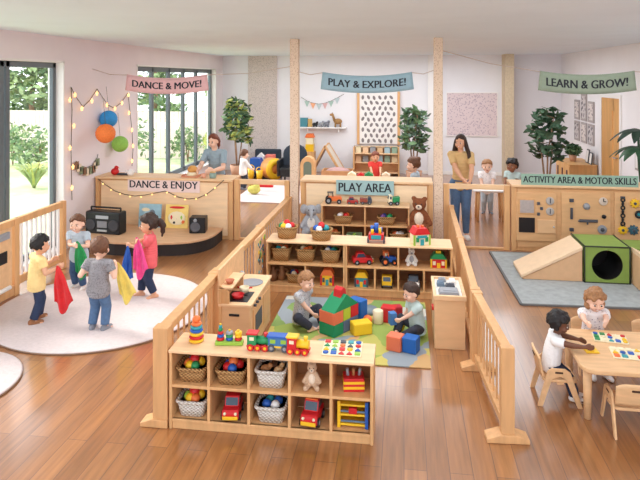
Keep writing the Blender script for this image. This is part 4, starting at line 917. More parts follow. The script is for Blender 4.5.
def chair(label, loc, rz):
    """sitter faces +y"""
    t = thing('toddler_chair', label, 'chair', loc, rz, 'toddler chairs round the activity table'); a = .165
    part('seat', loft(MB(), [rrect(2*a-.02, .29, .04, .216), rrect(2*a-.01, .30, .04, .222), rrect(2*a-.01, .30, .04, .234), rrect(2*a-.02, .29, .04, .240)], False), MAPLE, t)
    b = MB(); b.sheet(lambda u, v: ((-a+.004)+(2*a-.008)*u, -.150-.03*v-.018*(1-(2*u-1)**2), .27+.185*v*(1-.16*(2*u-1)**4)), 14, 6, .016); part('backrest', b, MAPLE, t)
    part('hand_slot', MB().box(-.045, .045, -.205, -.17, .395, .415), mat('slot_dark', (70, 44, 30), .8), t, .008)
    for s in (-1, 1):
        x0, x1 = (s*a-.009, s*a+.009); f = MB()
        f.prism([(-.20, 0), (-.155, 0), (-.075, .25), (-.0, .275), (.045, .25), (.145, 0), (.19, 0), (.085, .315), (.04, .345), (-.08, .345), (-.115, .315)], x0, x1, 'x')
        part('side_frame', f, MAPLE, t, .004); part('side_slot', MB().box(x0-.002, x1+.002, -.05, .02, .302, .320), mat('slot_dark', (70, 44, 30), .8), t, .004)
    part('stretcher', MB().box(-a, a, -.03, .03, .20, .216), MAPLE, t, .003); t.scale = (.88, .88, .88)
    return t
# ---------------------------------------------------------------- chairs
chair('maple toddler chair the boy in the white tee is sitting on', (1.225, 5.10, 0), -PI/2)
chair('empty maple toddler chair in front of the table, its back to us', (1.655, 4.735, 0), 0)
chair('maple toddler chair behind the table, under the girl in the dotted shirt', (1.67, 5.66, 0), PI)
chair('maple toddler chair behind the table at the photo edge, without a child', (2.20, 5.66, 0), PI)

# ================================================================ people
SKIN = {'fair': mat('skin_fair', (240, 196, 172), .55), 'tan': mat('skin_tan', (222, 168, 136), .55), 'brown': mat('skin_brown', (150, 98, 70), .55), 'dark': mat('skin_dark', (112, 70, 50), .55)}
HAIR = {'black': mat('hair_black', (30, 24, 24), .55, .2, 60, bump=.5), 'dark': mat('hair_dark_brown', (56, 36, 28), .55, .25, 60, bump=.5), 'brown': mat('hair_brown', (104, 66, 44), .55, .25, 60, bump=.5), 'light': mat('hair_light_brown', (158, 112, 74), .55, .25, 60, bump=.5), 'red': mat('hair_auburn', (120, 62, 42), .55, .25, 60, bump=.5)}
EYE_M = mat('eye_dark', (34, 24, 22), .25); LIP = mat('lip', (186, 92, 88), .5); TEETH = mat('teeth', (244, 238, 230), .3)
KID = dict(pel=.445, sho=.745, head=.895, hr=(.089, .100, .108), sw=.122, hw=.054, up=.155, fo=.135, hand=.098, th=.205, sh=.200, foot=.150,
           tr=((.106, .082), (.102, .083), (.098, .078), (.078, .060)), ra=(.036, .030, .024, .020), rl=(.056, .044, .040, .026), neck=.034)
ADU = dict(pel=.530, sho=.815, head=.930, hr=(.047, .056, .068), sw=.094, hw=.050, up=.170, fo=.150, hand=.100, th=.245, sh=.245, foot=.145,
           tr=((.088, .064), (.070, .052), (.080, .058), (.062, .045)), ra=(.028, .023, .021, .015), rl=(.054, .036, .034, .020), neck=.027)
def ik(a, c, l1, l2, pole):
    d = c-a; L = min(d.length, (l1+l2)*.995); n = d.normalized(); c = a+n*L
    x = (l1*l1-l2*l2+L*L)/(2*L); hgt = math.sqrt(max(0, l1*l1-x*x)); p = Vector(pole); p = p-n*p.dot(n)
    if p.length < 1e-4: p = n.orthogonal()
    return a+n*x+p.normalized()*hgt, c
def person(label, loc, rz, h, kind, skin, hair, hands, feet, shirt, pants, lean=0.0, head=(0, 0), pel=None, hair_style='short', sleeve=.55, shoes=None, vox=None, elbow=(0, .4, -1),
           knee=(0, -1, .1), toes=None, curl=.7, mouth=True, pants_to=1.0, group=None, long_shirt=.0, collar=None, face=True, side=0.0, twist=0.0):
    B = KID if kind == 'kid' else ADU; t = thing('person', label, 'person', loc, rz, group); vox = vox or (.0065 if kind == 'kid' else .009)
    inv = Matrix.Rotation(-rz, 3, 'Z'); W2L = lambda p: inv @ (Vector(p)-Vector(loc))
    S = lambda x: x*h
    P = Vector(pel)*1.0 if pel else Vector((0, 0, S(B['pel'])))
    up = Vector((math.sin(side), -math.sin(lean), math.cos(lean))).normalized(); fw = Vector((0, -math.cos(lean), -math.sin(lean))); RT = RZ(twist)
    Ch = P+up*S(B['sho']-B['pel']); rt = RT @ Vector((1, 0, 0))
    M = Matrix((rt, up.cross(rt).normalized() if False else -fw, up)).transposed()   # columns: right, back, up
    sh = {s: Ch+rt*(s*S(B['sw']))-up*S(.012) for s in (-1, 1)}; hp = {s: P+Vector((s*S(B['hw']), 0, -S(.012))) for s in (-1, 1)}
    H = Ch+up*S(B['head']-B['sho'])*(1 if kind == 'kid' else 1)+fw*S(.022)
    HM = RZ(head[0]) @ RX(head[1]); HR = [S(x) for x in B['hr']]
    hl = lambda x, y, z: H+HM @ Vector((x*HR[0], y*HR[1], z*HR[2]))
    def torso(mb, e, lo=0.0, hi=1.0):
        tr = B['tr']
        for i in range(13):
            f = lo+(hi-lo)*i/12; k = f*3; j = min(2, int(k)); q = k-j
            rx_, ry_ = (S(tr[j][m]+(tr[j+1][m]-tr[j][m])*q)+e for m in (0, 1))
            mb.ball(P+up*S((B['sho']-B['pel'])*f*1.0-.01), (rx_, ry_, S(.035)+e*.5), 18, 8, M)
        if hi >= 1:
            for s in (-1, 1): mb.cap(Ch-up*S(.015), sh[s], S(B['ra'][0])*1.05+e, S(B['ra'][0])+e)
    arm = {}
    for s, tg in zip((1, -1), hands):
        tgt = W2L(tg); el, wr = ik(sh[s], tgt, S(B['up']), S(B['fo']), (elbow[0]*s, elbow[1], elbow[2])); arm[s] = (el, wr)
    leg = {}
    for i, (s, ft) in enumerate(zip((1, -1), feet)):
        an = Vector((ft[0]*h, ft[1]*h, ft[2]*h)) if len(ft) == 3 else W2L(ft[0]); kp = knee[i] if isinstance(knee[0], (tuple, list)) else knee
        kn, an = ik(hp[s], an, S(B['th']), S(B['sh']), (kp[0]*s, kp[1], kp[2])); td = toes[i] if toes else (s*.25, -1, 0); leg[s] = (kn, an, Vector(td).normalized())
    # ---- skin
    b = MB(); torso(b, 0)
    b.cap(Ch-up*S(.02), H-up*HR[2]*.5, S(B['neck'])*1.1, S(B['neck']))
    b.ball(hl(0, .10, .12), (HR[0], HR[1]*.93, HR[2]*.9), 22, 14, HM); b.ball(hl(0, -.22, -.42), (HR[0]*.78, HR[1]*.72, HR[2]*.58), 20, 12, HM)
    b.ball(hl(0, -.55, -.70), (HR[0]*.34, HR[1]*.32, HR[2]*.24), 12, 8, HM)
    for s in (-1, 1):
        b.ball(hl(s*.52, -.62, -.30), (HR[0]*.36, HR[1]*.3, HR[2]*.30), 12, 8, HM); b.ball(hl(s*1.0, .08, -.12), (HR[0]*.13, HR[1]*.22, HR[2]*.26), 10, 8, HM)
    b.cap(hl(0, -.93, .02), hl(0, -1.04, -.24), HR[0]*.09, HR[0]*.15, 8)
    for s in (1, -1):
        el, wr = arm[s]; ra = [S(x) for x in B['ra']]
        b.cap(sh[s], el, ra[0], ra[1]); b.cap(el, el.lerp(wr, .35), ra[1], ra[2]*1.12); b.cap(el.lerp(wr, .35), wr, ra[2]*1.12, ra[3]*.92)
        # hand: palm, four fingers, thumb
        L = S(B['hand']); d = (wr-el).normalized(); inner = Vector((-s, 0, 0)); nrm = inner-d*inner.dot(d)
        if nrm.length < .2: nrm = Vector((0, 0, -1))-d*Vector((0, 0, -1)).dot(d)
        nrm.normalize(); sd = d.cross(nrm).normalized(); sd = sd if sd.z+(-sd.y)*.5 > 0 else -sd
        fr = L*.082
        for k in range(4):
            o_ = sd*((1.5-k)*L*.155); kb = wr+d*L*(.46 if k in (1, 2) else .43)+o_; b.cap(wr+o_*.55+d*L*.05, kb, fr*1.35, fr*1.15, 8)
            fl = L*(.46, .52, .48, .38)[k]; c1, c2 = curl*.75, curl*1.7
            m1 = kb+(d*math.cos(c1)+nrm*math.sin(c1))*fl*.52; m2 = m1+(d*math.cos(c2)+nrm*math.sin(c2))*fl*.48
            b.cap(kb, m1, fr*1.05, fr*.95, 8); b.cap(m1, m2, fr*.95, fr*.78, 8)
        th0 = wr+d*L*.12+sd*L*.2; th1 = th0+(d*.75+sd*.55+nrm*.35).normalized()*L*.26; th2 = th1+(d*.8+nrm*.55).normalized()*L*.22
        b.cap(th0, th1, fr*1.3, fr*1.05, 8); b.cap(th1, th2, fr*1.05, fr*.85, 8)
        kn, an, td = leg[s]; rl = [S(x) for x in B['rl']]
        b.cap(hp[s], kn, rl[0], rl[1]); b.cap(kn, kn.lerp(an, .35), rl[1]*.95, rl[2]); b.cap(kn.lerp(an, .35), an, rl[2], rl[3])
        fl = S(B['foot']); toe = an+td*fl*.62; zf = S(.022)
        drop = Vector((0, 0, -1)) if abs(td.z) < .5 else -Vector((0, -1, 0))
        heel = an-td*fl*.2+drop*S(.03); ball_ = an+td*fl*.42+drop*S(.036); b.cap(heel, ball_, S(.024), S(.022), 10); b.cap(an, an+td*fl*.2+drop*S(.02), rl[3], S(.024), 10)
        pd = td.cross(drop).normalized()
        for k in range(5): b.cap(ball_+pd*S((k-2)*.0095), ball_+td*fl*(.22-.02*abs(k-1))+pd*S((k-2)*.011)+drop*S(.006), S(.013), S(.010), 8)
        leg[s] = (kn, an, td, heel, ball_, drop)
    me = shell(b, vox, 'body', 2)
    f = MB(); f.add_mesh(me); bpy.data.meshes.remove(me)
    if face:
        for s in (-1, 1):
            f.k = 3; f.ball(hl(s*.40, -.86, .0), (HR[0]*.135, HR[1]*.07, HR[2]*.075), 10, 6, HM)
            f.k = 1; f.ball(hl(s*.40, -.925, .0), (HR[0]*.095, HR[1]*.06, HR[2]*.09), 10, 6, HM)
            f.k = 4; f.cap(hl(s*.26, -.93, .20), hl(s*.58, -.83, .18), HR[0]*.04, HR[0]*.03, 6)
        if mouth:
            f.k = 2; f.ball(hl(0, -.90, -.50), (HR[0]*.30, HR[1]*.08, HR[2]*.085), 12, 6, HM)
            if mouth == 'smile': f.k = 3; f.ball(hl(0, -.93, -.49), (HR[0]*.22, HR[1]*.08, HR[2]*.045), 12, 6, HM)
    f.k = 0
    link('body', f.mesh('body', [SKIN[skin], EYE_M, LIP, TEETH, HAIR[hair]]), t)
    # ---- clothes
    e = .007+.005*h if kind == 'kid' else .011
    rhem = S(B['rl'][0])+e*1.9; c = MB(); torso(c, e*1.35, (-.16 if kind == 'kid' else -.12)-long_shirt, 1.0)
    for s in (1, -1):
        el, wr = arm[s]; ra = [S(x) for x in B['ra']]
        q = sh[s].lerp(el, min(1, sleeve)); c.tube(sh[s], q, ra[0]+e, ra[0]*(1-.1*sleeve)+e*1.3, 14); c.ball(sh[s], ra[0]+e, 12, 8)
        if kind == 'kid' and hp[s].z > S(.40): c.cap(hp[s]+up*S(.05), hp[s]-up*S(.005), rhem, rhem*1.04, 16)
        if sleeve > 1: c.ball(el, ra[1]+e, 12, 8); c.tube(el, el.lerp(wr, min(1, sleeve-1)), ra[1]+e, ra[2]+e, 14)
    o = link('shirt', shell(c, vox, 'shirt', 2), t); o.data.materials.clear(); o.data.materials.append(shirt)
    if collar:
        part('collar', MB().torus(Ch+up*S(.012)+fw*S(.01), S(B['neck'])*1.45, S(.008), 20, 8, M), collar, t)
    c = MB()
    for i in range(6): c.ball(P+up*S(-.03+.012*i), (S(B['tr'][0][0])+e*.5, S(B['tr'][0][1])+e*.5, S(.04)), 18, 8, M)
    for s in (1, -1):
        kn, an = leg[s][:2]; rl = [S(x) for x in B['rl']]
        c.ball(hp[s], rl[0]+e, 14, 8); c.tube(hp[s], kn, rl[0]+e, rl[1]+e, 16); c.ball(kn, rl[1]+e, 14, 8); q = kn.lerp(an, pants_to*.97); c.tube(kn, q, rl[1]+e, rl[3]+e*1.7, 16)
    o = link('trousers', shell(c, vox, 'trousers', 2), t); o.data.materials.clear(); o.data.materials.append(pants)
    if shoes:
        for s in (1, -1):
            kn, an, td, heel, ball_, drop = leg[s]; c = MB(); fl = S(B['foot']); c.cap(heel, ball_, S(.030), S(.031), 12); c.cap(ball_, ball_+td*fl*.2, S(.031), S(.024), 12); c.cap(heel-drop*S(.01), an, S(.029), S(.030), 12)
            o = link('shoe', shell(c, vox, 'shoe', 2), t); o.data.materials.clear(); o.data.materials.append(shoes)
    # ---- hair
    c = MB(); N = 150; curly = 'curly' in hair_style
    for i in range(N):
        z = 1-2*(i+.5)/N; r = math.sqrt(1-z*z); a = i*2.39996; x, y = r*math.cos(a), r*math.sin(a)
        if y < -.30 and z < .52-.25*abs(x): continue
        if z < -.55 or (y < .0 and z < -.05): continue
        if y < -.05 and abs(x) > .75 and z < .25: continue
        k = 1.0+(random.uniform(-.05, .20) if curly else random.uniform(-.01, .03)); c.ball(hl(x*k, y*.95*k+.10, z*.95*k+.13), HR[0]*(.30 if curly else .24)*random.uniform(.85, 1.1), 8, 6)
    if 'long' in hair_style:
        for s in (-1, 1):
            for q in range(5):
                x, y = s*(1.0-.13*q), .0+.20*q; pr = hl(x, y, .2)
                for zz, k in ((-.6, 1.22), (-1.4, 1.5), (-2.3, 1.62), (-3.2, 1.4)):
                    n_ = H+HM @ Vector((x*HR[0]*k*1.05, y*HR[1]*k+HR[1]*.12*(abs(zz)-.6), zz*HR[2]))+Vector((0, -S(.012) if q < 2 and zz < -2 else 0, 0)); c.cap(pr, n_, HR[0]*.40, HR[0]*(.42 if zz > -3 else .2), 8); pr = n_
    if 'bun' in hair_style: c.ball(hl(0, .95, .75), HR[0]*.46, 14, 8)
    if 'puffs' in hair_style:
        for s in (-1, 1): c.ball(hl(s*.75, .35, 1.0), HR[0]*.40, 12, 8)
    if 'tail' in hair_style:
        pr = hl(0, 1.0, .25)
        for q, rr in (((0, 1.45, .1), .42), ((0, 1.7, -.45), .48), ((0, 1.6, -1.1), .36), ((0, 1.45, -1.6), .16)):
            n_ = hl(*q); c.cap(pr, n_, HR[0]*rr*.9, HR[0]*rr, 8); pr = n_
    if 'locks' in hair_style:
        for i in range(26):
            a = random.uniform(-.5, PI+.5); x, y = math.cos(a), math.sin(a); c.ball(hl(x*1.02, y*.95+.1, random.uniform(-.75, .1)), HR[0]*random.uniform(.22, .34), 8, 6)
    o = link('hair', shell(c, vox*1.1, 'hair', 1), t); o.data.materials.clear(); o.data.materials.append(HAIR[hair])
    return t, arm
JEAN = mat('jeans_blue', (66, 92, 128), .85, .12, 30); NAVY = mat('navy_cloth', (44, 56, 84), .85, .1, 30); DARKC = mat('dark_cloth', (48, 50, 62), .85, .1, 30); MIDJ = mat('jeans_mid', (84, 112, 148), .85, .12, 30)
YS = mat('shirt_yellow', (242, 212, 146), .85, .05, 20); LB = mat('shirt_light_blue', (182, 196, 208), .85, .05, 20); GSP = speckle('shirt_grey_speckled', (150, 148, 152), (96, 94, 102), 90, .35); CORAL = mat('shirt_coral', (232, 104, 110), .85, .05, 20)
WT = mat('shirt_white', (240, 238, 238), .85); DOT = speckle('shirt_dotted', (242, 236, 236), (150, 140, 160), 45, .22); TEE = mat('shirt_pale_teal', (188, 208, 206), .85, .04, 20); STR = speckle('shirt_grey_fleck', (196, 196, 200), (134, 138, 150), 60, .3)
BLS = mat('blouse_blue_grey', (150, 170, 182), .85, .06, 20); MUS = mat('top_mustard', (214, 178, 124), .85, .06, 20); RDS = mat('dress_red', (222, 66, 60), .85); WSH = mat('shoe_white', (236, 230, 226), .6); BSH = mat('shoe_brown', (150, 100, 66), .7); GSH = mat('shoe_grey', (130, 132, 142), .7)
stand = ((.065, .0, .045), (-.065, 0, .045))
# dancing children
p = at(36.5, 323, 0); yk = p
h1 = on_y(57.5, 268, p.y-.02); h2 = on_y(53, 260, p.y+.14)
person('child in a yellow tee and navy trousers holding a red scarf', (p.x, p.y, .022), PI/2+.95, .90, 'kid', 'tan', 'black', (h2, h1), ((.06, -.05, .045), (-.06, .06, .045)), YS, NAVY, .05, (.0, .15), shoes=BSH, group=None)
red_hand = h1
p = at(79, 289, 0); h1 = on_y(80, 246, p.y-.17); h2 = on_y(73, 245, p.y-.17)
person('child in a light blue tee facing us with a green scarf', (p.x, p.y, .022), .05, .89, 'kid', 'fair', 'brown', (h1, h2), ((.075, -.03, .045), (-.07, .04, .045)), LB, JEAN, .06, (.05, .10), shoes=WSH, elbow=(.7, .5, -1), mouth='smile')
grn_hand = (h1+h2)/2
p = at(98.5, 331, 0); h1 = on_y(116, 266, p.y+.10); h2 = on_y(84.5, 272, p.y+.06)
person('child in a grey speckled tee seen from behind holding a yellow scarf', (p.x, p.y, .022), PI, .92, 'kid', 'fair', 'brown', (h2, h1), ((.075, .0, .045), (-.075, 0, .045)), GSP, MIDJ, .03, (0, .12), shoes=GSH, elbow=(.30, .9, -.8))
yel_hand = h1
p = at(149.5, 298, 0); h1 = on_y(131, 246, p.y-.10); h2 = on_y(138, 241, p.y-.16)
person('girl in a coral tee and navy leggings holding pink and blue scarves', (p.x, p.y, .022), -PI/2+.40, .95, 'kid', 'tan', 'dark', (h1, h2), ((.06, .06, .045), (-.06, -.10, .045)), CORAL, NAVY, -.02, (.0, .12), hair_style='curly tail', elbow=(.3, .5, -1), pants_to=.9)
def scarf(label, m, top, drop, width, ang, drift=(0, 0), tip=.0, puff=.02):
    d = Vector((math.cos(ang), math.sin(ang), 0)); n = Vector((-d.y, d.x, 0)); top = Vector(top)
    def fn(u, v):
        w = width*(.10+.90*v**.8)*(1-.15*v*v); q = (u-.5)*w
        return d*(q+drift[0]*v)+n*(drift[1]*v+puff*v*math.sin(u*13)+.35*puff*math.sin(v*9+u*5))+Vector((0, 0, .03*(1-v)-drop*v*(1-.16*math.cos(u*6.3+tip))))
    t = thing('dance_scarf', label, 'scarf', top); part('cloth', MB().sheet(fn, 28, 22, .004), m, t)
def silk(name, c):
    m = mat(name, c, .6, .12, 14); b = m.node_tree.nodes['Principled BSDF']; b.inputs['Sheen Weight'].default_value = .2; b.inputs['Alpha'].default_value = .93; return m
scarf('red dance scarf hanging from the hand of the child in yellow', silk('silk_red', (222, 34, 40)), red_hand+Vector((.015, -.02, .0)), .40, .22, .2, (.07, -.03))
scarf('green dance scarf held in front of the child in light blue', silk('silk_green', (28, 156, 84)), grn_hand+Vector((.03, -.03, .03)), .36, .24, .1, (.09, -.03), .8)
scarf('yellow dance scarf in the hand of the child in grey', silk('silk_yellow', (244, 220, 110)), yel_hand+Vector((.01, .02, -.0)), .36, .20, .3, (.10, .02), .4)
scarf('bright pink dance scarf held by the girl in coral', silk('silk_pink', (242, 76, 150)), h2+Vector((-.0, -.03, .02)), .38, .20, .1, (.06, -.05), .2)
scarf('blue dance scarf hanging beside the pink one', silk('silk_blue', (32, 96, 192)), h1+Vector((-.02, -.04, -.02)), .40, .17, .2, (-.01, -.02), .5)
# children in the play area
p = at(304, 327, 0); h1 = on_y(315, 316, p.y-.06); h2 = on_y(312, 308, p.y+.10)
person('child in a grey flecked tee sitting on the play rug beside the block castle', (p.x, p.y, .016), PI/2-.45, .84, 'kid', 'fair', 'light', (h2, h1), ((.10, -.20, .05), (-.10, -.17, .05)), STR, DARKC, .14, (-.1, .22), pel=(0, .04, .095), knee=((.9, -.5, .45), (.9, -.5, .45)), toes=((-1, -.2, 0), (1, -.2, 0)), mouth='smile', curl=.4)
p = at(414, 338, 0); h1 = on_y(397, 322, p.y-.05); h2 = on_y(400, 318, p.y+.12); bh = (h1+h2)/2
person('child in a pale teal tee sitting on the play rug holding a blue block', (p.x, p.y, .016), -PI/2+.45, .79, 'kid', 'fair', 'dark', (h1, h2), ((.10, -.24, .05), (-.09, -.20, .05)), TEE, DARKC, .16, (.1, .30), pel=(0, .04, .095), knee=((.9, -.5, .5), (.9, -.5, .5)), toes=((-1, -.3, 0), (1, -.3, 0)))
solo('soft_block', MB().box(-.035, .035, -.04, .04, -.06, .06), mat('held_blue', (70, 120, 180), .6), 'small blue block held up by the boy in pale teal', 'block', bh+Vector((-.06, -.01, .02)), .4, bev=.006)
solo('toy_ball', MB().ball((0, 0, 0), .052), SOFTY, 'yellow ball between the legs of the boy in pale teal', 'ball', at(397, 332, 0)+Vector((.03, 0, .066)))
# children at the table
h1 = on_y(592, 348, 4.90); h2 = on_y(586, 341, 5.08)
person('boy in a white tee and dark trousers sitting at the activity table', (1.215, 5.10, 0), PI/2-.10, .745, 'kid', 'dark', 'black', (at(584, 341, .50), at(589, 348, .50)), ((.05, -.21, .065), (-.05, -.19, .065)), WT, NAVY, .14, (-.12, .28), pel=(0, .03, .280), hair_style='curly', curl=.35, elbow=(.9, .3, -.35), shoes=WSH, knee=(0, -.6, 1), toes=((.1, -1, 0), (-.1, -1, 0)))
person('girl in a white dotted tee sitting behind the activity table facing us', (1.67, 5.64, 0), .06, .80, 'kid', 'fair', 'light', (at(606, 333, .50), at(592, 334, .50)), ((.07, -.20, .065), (-.07, -.20, .065)), DOT, LB, .16, (.0, .34), pel=(0, .02, .284), hair_style='curly locks', curl=.35, knee=(0, -.6, 1), elbow=(.9, .5, -.6), mouth='smile', shoes=WSH)
# adults
p = on_y(215, 176, 9.98); h1 = on_y(213, 174.5, 9.62); h2 = on_y(198, 174.5, 9.60); h1.z = h2.z = 1.062
person('woman in a blue-grey blouse with tied auburn hair leaning over the stage counter', (p.x, 10.10, 0), -.12, 1.69, 'adult', 'fair', 'red', (h1, h2), ((.06, .0, .045), (-.06, 0, .045)), BLS, NAVY, .20, (-.12, .20), hair_style='tail', sleeve=.75, elbow=(.6, .5, -1), shoes=WSH, mouth='smile', curl=.25, pel=(0, .02, .86))
p = at(460.5, 236, 0); h1 = on_y(470, 187, 9.62); h2 = on_y(464, 187, 9.62); h1.z = h2.z = .97
person('smiling woman with long dark hair, mustard top and jeans standing behind the gateway', (p.x, p.y-.05, 0), -.12, 1.68, 'adult', 'tan', 'dark', (h1, h2), ((.05, -.02, .045), (-.05, .03, .045)), MUS, MIDJ, .07, (-.35, .10), hair_style='long', sleeve=.7, elbow=(.9, .3, -.4), shoes=WSH, mouth='smile', curl=.5)
# children in the rooms behind
def back_kid(label, u, vtop, y, rz, h, skin, hair, shirt, pants, style='short', hands=None, sleeve=.6):
    p = on_y(u, vtop, y); F_ = RZ(rz) @ Vector((0, -1, 0)); R_ = RZ(rz) @ Vector((1, 0, 0)); c = Vector((p.x, y, 0))
    hs = hands or (c+F_*.2+R_*.09+Vector((0, 0, h*.52)), c+F_*.2-R_*.09+Vector((0, 0, h*.52)))
    return person(label, c, rz, h, 'kid', skin, hair, hs, stand, shirt, pants, .05, (0, .15), hair_style=style, vox=.011, shoes=GSH, sleeve=sleeve)
back_kid('child in a white top standing in the far room beside the yellow play drum', 243, 153, 13.6, 2.2, .92, 'fair', 'brown', WT, DARKC, sleeve=1.7)
back_kid('child in a red top standing in front of the low display bookcase', 375, 152, 13.4, .2, .95, 'tan', 'red', RDS, DARKC)
back_kid('child with a hair bun and light blue top standing behind the PLAY AREA counter', 416, 156, 11.0, -PI/2-.2, 1.15, 'fair', 'brown', LB, JEAN, 'bun')
back_kid('child in a pale top standing behind the small white table', 487, 163, 11.9, -.1, 1.02, 'fair', 'light', DOT, LB)
back_kid('child with dark hair puffs beside the small white table', 513, 164, 12.0, -.6, 1.02, 'brown', 'black', TEE, JEAN, 'curly puffs')
# ================================================================ on the stage counter
p = on_y(192, 175, 9.55); t = thing('toy_tray', 'wooden tray with a toy bun stack beside the leaning woman', 'tray', (p.x, 9.52, .971)); part('tray', MB().box(-.14, .14, -.10, .10, 0, .018).box(-.14, -.125, -.10, .10, .018, .035).box(.125, .14, -.10, .10, .018, .035), mat('tray_salmon', (222, 150, 116), .6), t, .003)
solo('toy_cake', MB().lathe([(.085, 0), (.09, .05), (.075, .06), (.0005, .06)], 24), CREAM, 'cream toy cake on the wooden tray of the stage counter', 'toy food', (p.x+.02, 9.52, .99))
solo('toy_bun', MB().lathe([(.06, 0), (.085, .03), (.075, .075), (.04, .10), (.0005, .105)], 20), mat('bun_gold', (216, 156, 84), .6), 'golden toy bun on top of the toy cake', 'toy food', (p.x+.02, 9.52, 1.051))
p = on_y(204, 174, 9.45); solo('toy_cup', MB().lathe([(.03, 0), (.038, .07), (.033, .07), (.028, .008), (.0005, .008)], 18), mat('cup_peach', (232, 168, 140), .6), 'small peach cup on the stage counter in front of the leaning woman', 'cup', (p.x, 9.44, .971))
p = on_y(213, 175, 9.45); t = thing('toy_pot', 'grey-green toy jar under the hands of the leaning woman', 'jar', (p.x, 9.44, .971)); part('jar', MB().lathe([(.05, 0), (.06, .05), (.045, .09), (.0005, .09)], 20), mat('jar_sage', (140, 164, 156), .5), t); part('lid', MB().lathe([(.05, .09), (.05, .105), (.0005, .11)], 20), mat('lid_wood', (216, 170, 120), .6), t)
p = on_y(115, 176, 9.5); t = thing('toy_figure', 'red toy apple-shaped bird on the stage counter below the lanterns', 'toy', (p.x, 9.5, .971)); part('body', MB().ball((0, 0, .06), (.07, .06, .06)).ball((.03, -.01, .125), .035), RED, t); part('beak', MB().tube((.06, -.01, .125), (.09, -.015, .12), .012, .002), ORG, t)
p = on_y(123, 175, 9.5); solo('toy_flute', MB().tube((-.11, 0, .02), (.11, 0, .02), .02).tube((.11, 0, .02), (.14, 0, .02), .028), DGREY, 'dark toy flute lying on the stage counter', 'toy', (p.x, 9.5, .971))
p = on_y(130.5, 175, 9.5); t = thing('toy_teapot', 'white toy teapot on the stage counter at the window corner', 'toy teapot', (p.x, 9.5, .971)); part('pot', MB().lathe([(.04, 0), (.06, .04), (.05, .085), (.02, .10), (.0005, .11)], 20), WHITE, t); part('spout', MB().tube((.05, 0, .05), (.10, 0, .09), .014, .009), WHITE, t); part('handle', MB().torus((-.065, 0, .055), .028, .007, 14, 6, RX(PI/2)), WHITE, t)

# ================================================================ potted trees
POT = mat('pot_terracotta', (196, 150, 122), .7); POTG = mat('pot_grey', (150, 146, 144), .7); SOIL = mat('soil', (70, 50, 40), .95)
def pot_tree(label, x, y, h, crown_lo, rad, n, mats, lsize=.10, potr=.2, pm=POT, stems=3, name='potted_tree'):
    t = thing(name, label, 'plant', (x, y, 0)); ph = potr*1.7
    part('pot', MB().lathe([(potr*.72, 0), (potr, ph), (potr*.9, ph), (potr*.88, ph*.9), (.0005, ph*.9)], 28), pm, t); part('soil', MB().lathe([(potr*.86, ph*.88), (potr*.86, ph*.91), (.0005, ph*.92)], 20), SOIL, t)
    b = MB(); c = MB()
    for k in range(stems):
        a = 2*PI*k/stems+.4; p0 = Vector((.03*math.cos(a), .03*math.sin(a), ph*.9)); p1 = Vector((rad*.25*math.cos(a), rad*.25*math.sin(a), crown_lo+.1)); p2 = Vector((rad*.5*math.cos(a+.5), rad*.5*math.sin(a+.5), h*.92))
        b.tube(p0, p1, .022, .016, 8); b.tube(p1, p2, .016, .008, 8)
        for q in range(6):
            s = q/5; e = p1.lerp(p2, s)+Vector((math.cos(a+q*2.1), math.sin(a+q*2.1), .25))*rad*.55*(1-.35*s); b.tube(p1.lerp(p2, s), e, .008, .004, 6)
    part('trunk', b, BARK, t)
    for k in range(16):
        a = k*2.4; s = (k+.5)/16; z = crown_lo+(h-crown_lo)*s; rr = rad*(.75-.45*abs(s-.4)); leaves(c, (rr*math.cos(a)*.7, rr*math.sin(a)*.7, z), (rad*.42, rad*.42, (h-crown_lo)*.10), n//16, lsize, len(mats))
    part('foliage', c, mats, t); return t
q = on_y(237.5, 140, 15.2); pot_tree('potted ficus tree in the corner behind the leaning woman', q.x, 15.2, 2.02, .95, .50, 440, [LEAFD, LEAF, LEAF3], .10)
q = on_y(414, 140, 14.8); pot_tree('potted tree standing behind the child with the hair bun', q.x, 14.8, 1.84, .85, .44, 400, [LEAF, mat('leaf_grey_green', (96, 118, 100), .6, .2, 8)], .10)
q = on_y(547, 140, 12.9); pot_tree('tall potted tree between the LEARN & GROW! banner and the counter sign', q.x, 12.9, 1.95, .95, .46, 270, [LEAFD, mat('leaf_deep', (66, 92, 66), .55, .2, 8)], .11)
q = on_y(642, 150, 11.2); t = thing('potted_palm', 'dark palm plant at the photo edge behind the activity counter', 'plant', (3.76, 10.16, 0))
part('pot', MB().lathe([(.15, 0), (.2, .34), (.18, .34), (.17, .3), (.0005, .3)], 24), POTG, t)
b = MB(); f = MB()
for k in range(11):
    a = PI*.55+k*.9*PI/11; l = .40 if k % 3 else .30; top = 1.78 if k % 2 else 1.50; pts = [Vector((0, 0, .3)), Vector((.03*math.cos(a), .03*math.sin(a), .8)), Vector((.08*math.cos(a), .08*math.sin(a), top))]; b.path(pts, .010, 6); d = Vector((math.cos(a), math.sin(a), 0)); sd = Vector((-d.y, d.x, 0))
    for j in range(8):
        s0 = j/8; s1 = (j+1)/8; wv = lambda s: .085*math.sin(PI*min(1, s*.9+.08)); pz = lambda s: top+.10*s-.28*s*s
        A, B_ = pts[2]+d*l*s0, pts[2]+d*l*s1; A.z, B_.z = pz(s0), pz(s1); f.k = k % 2
        i0 = [f.V(x) for x in (A-sd*wv(s0)+Vector((0, 0, -.02)), A, A+sd*wv(s0)+Vector((0, 0, -.02)), B_+sd*wv(s1)+Vector((0, 0, -.02)), B_, B_-sd*wv(s1)+Vector((0, 0, -.02)))]
        f.F((i0[0], i0[1], i0[4], i0[5]), True); f.F((i0[1], i0[2], i0[3], i0[4]), True)
part('stem', b, LEAFD, t); part('frond', f, [LEAFD, mat('leaf_palm', (40, 62, 50), .5, .2, 8)], t)

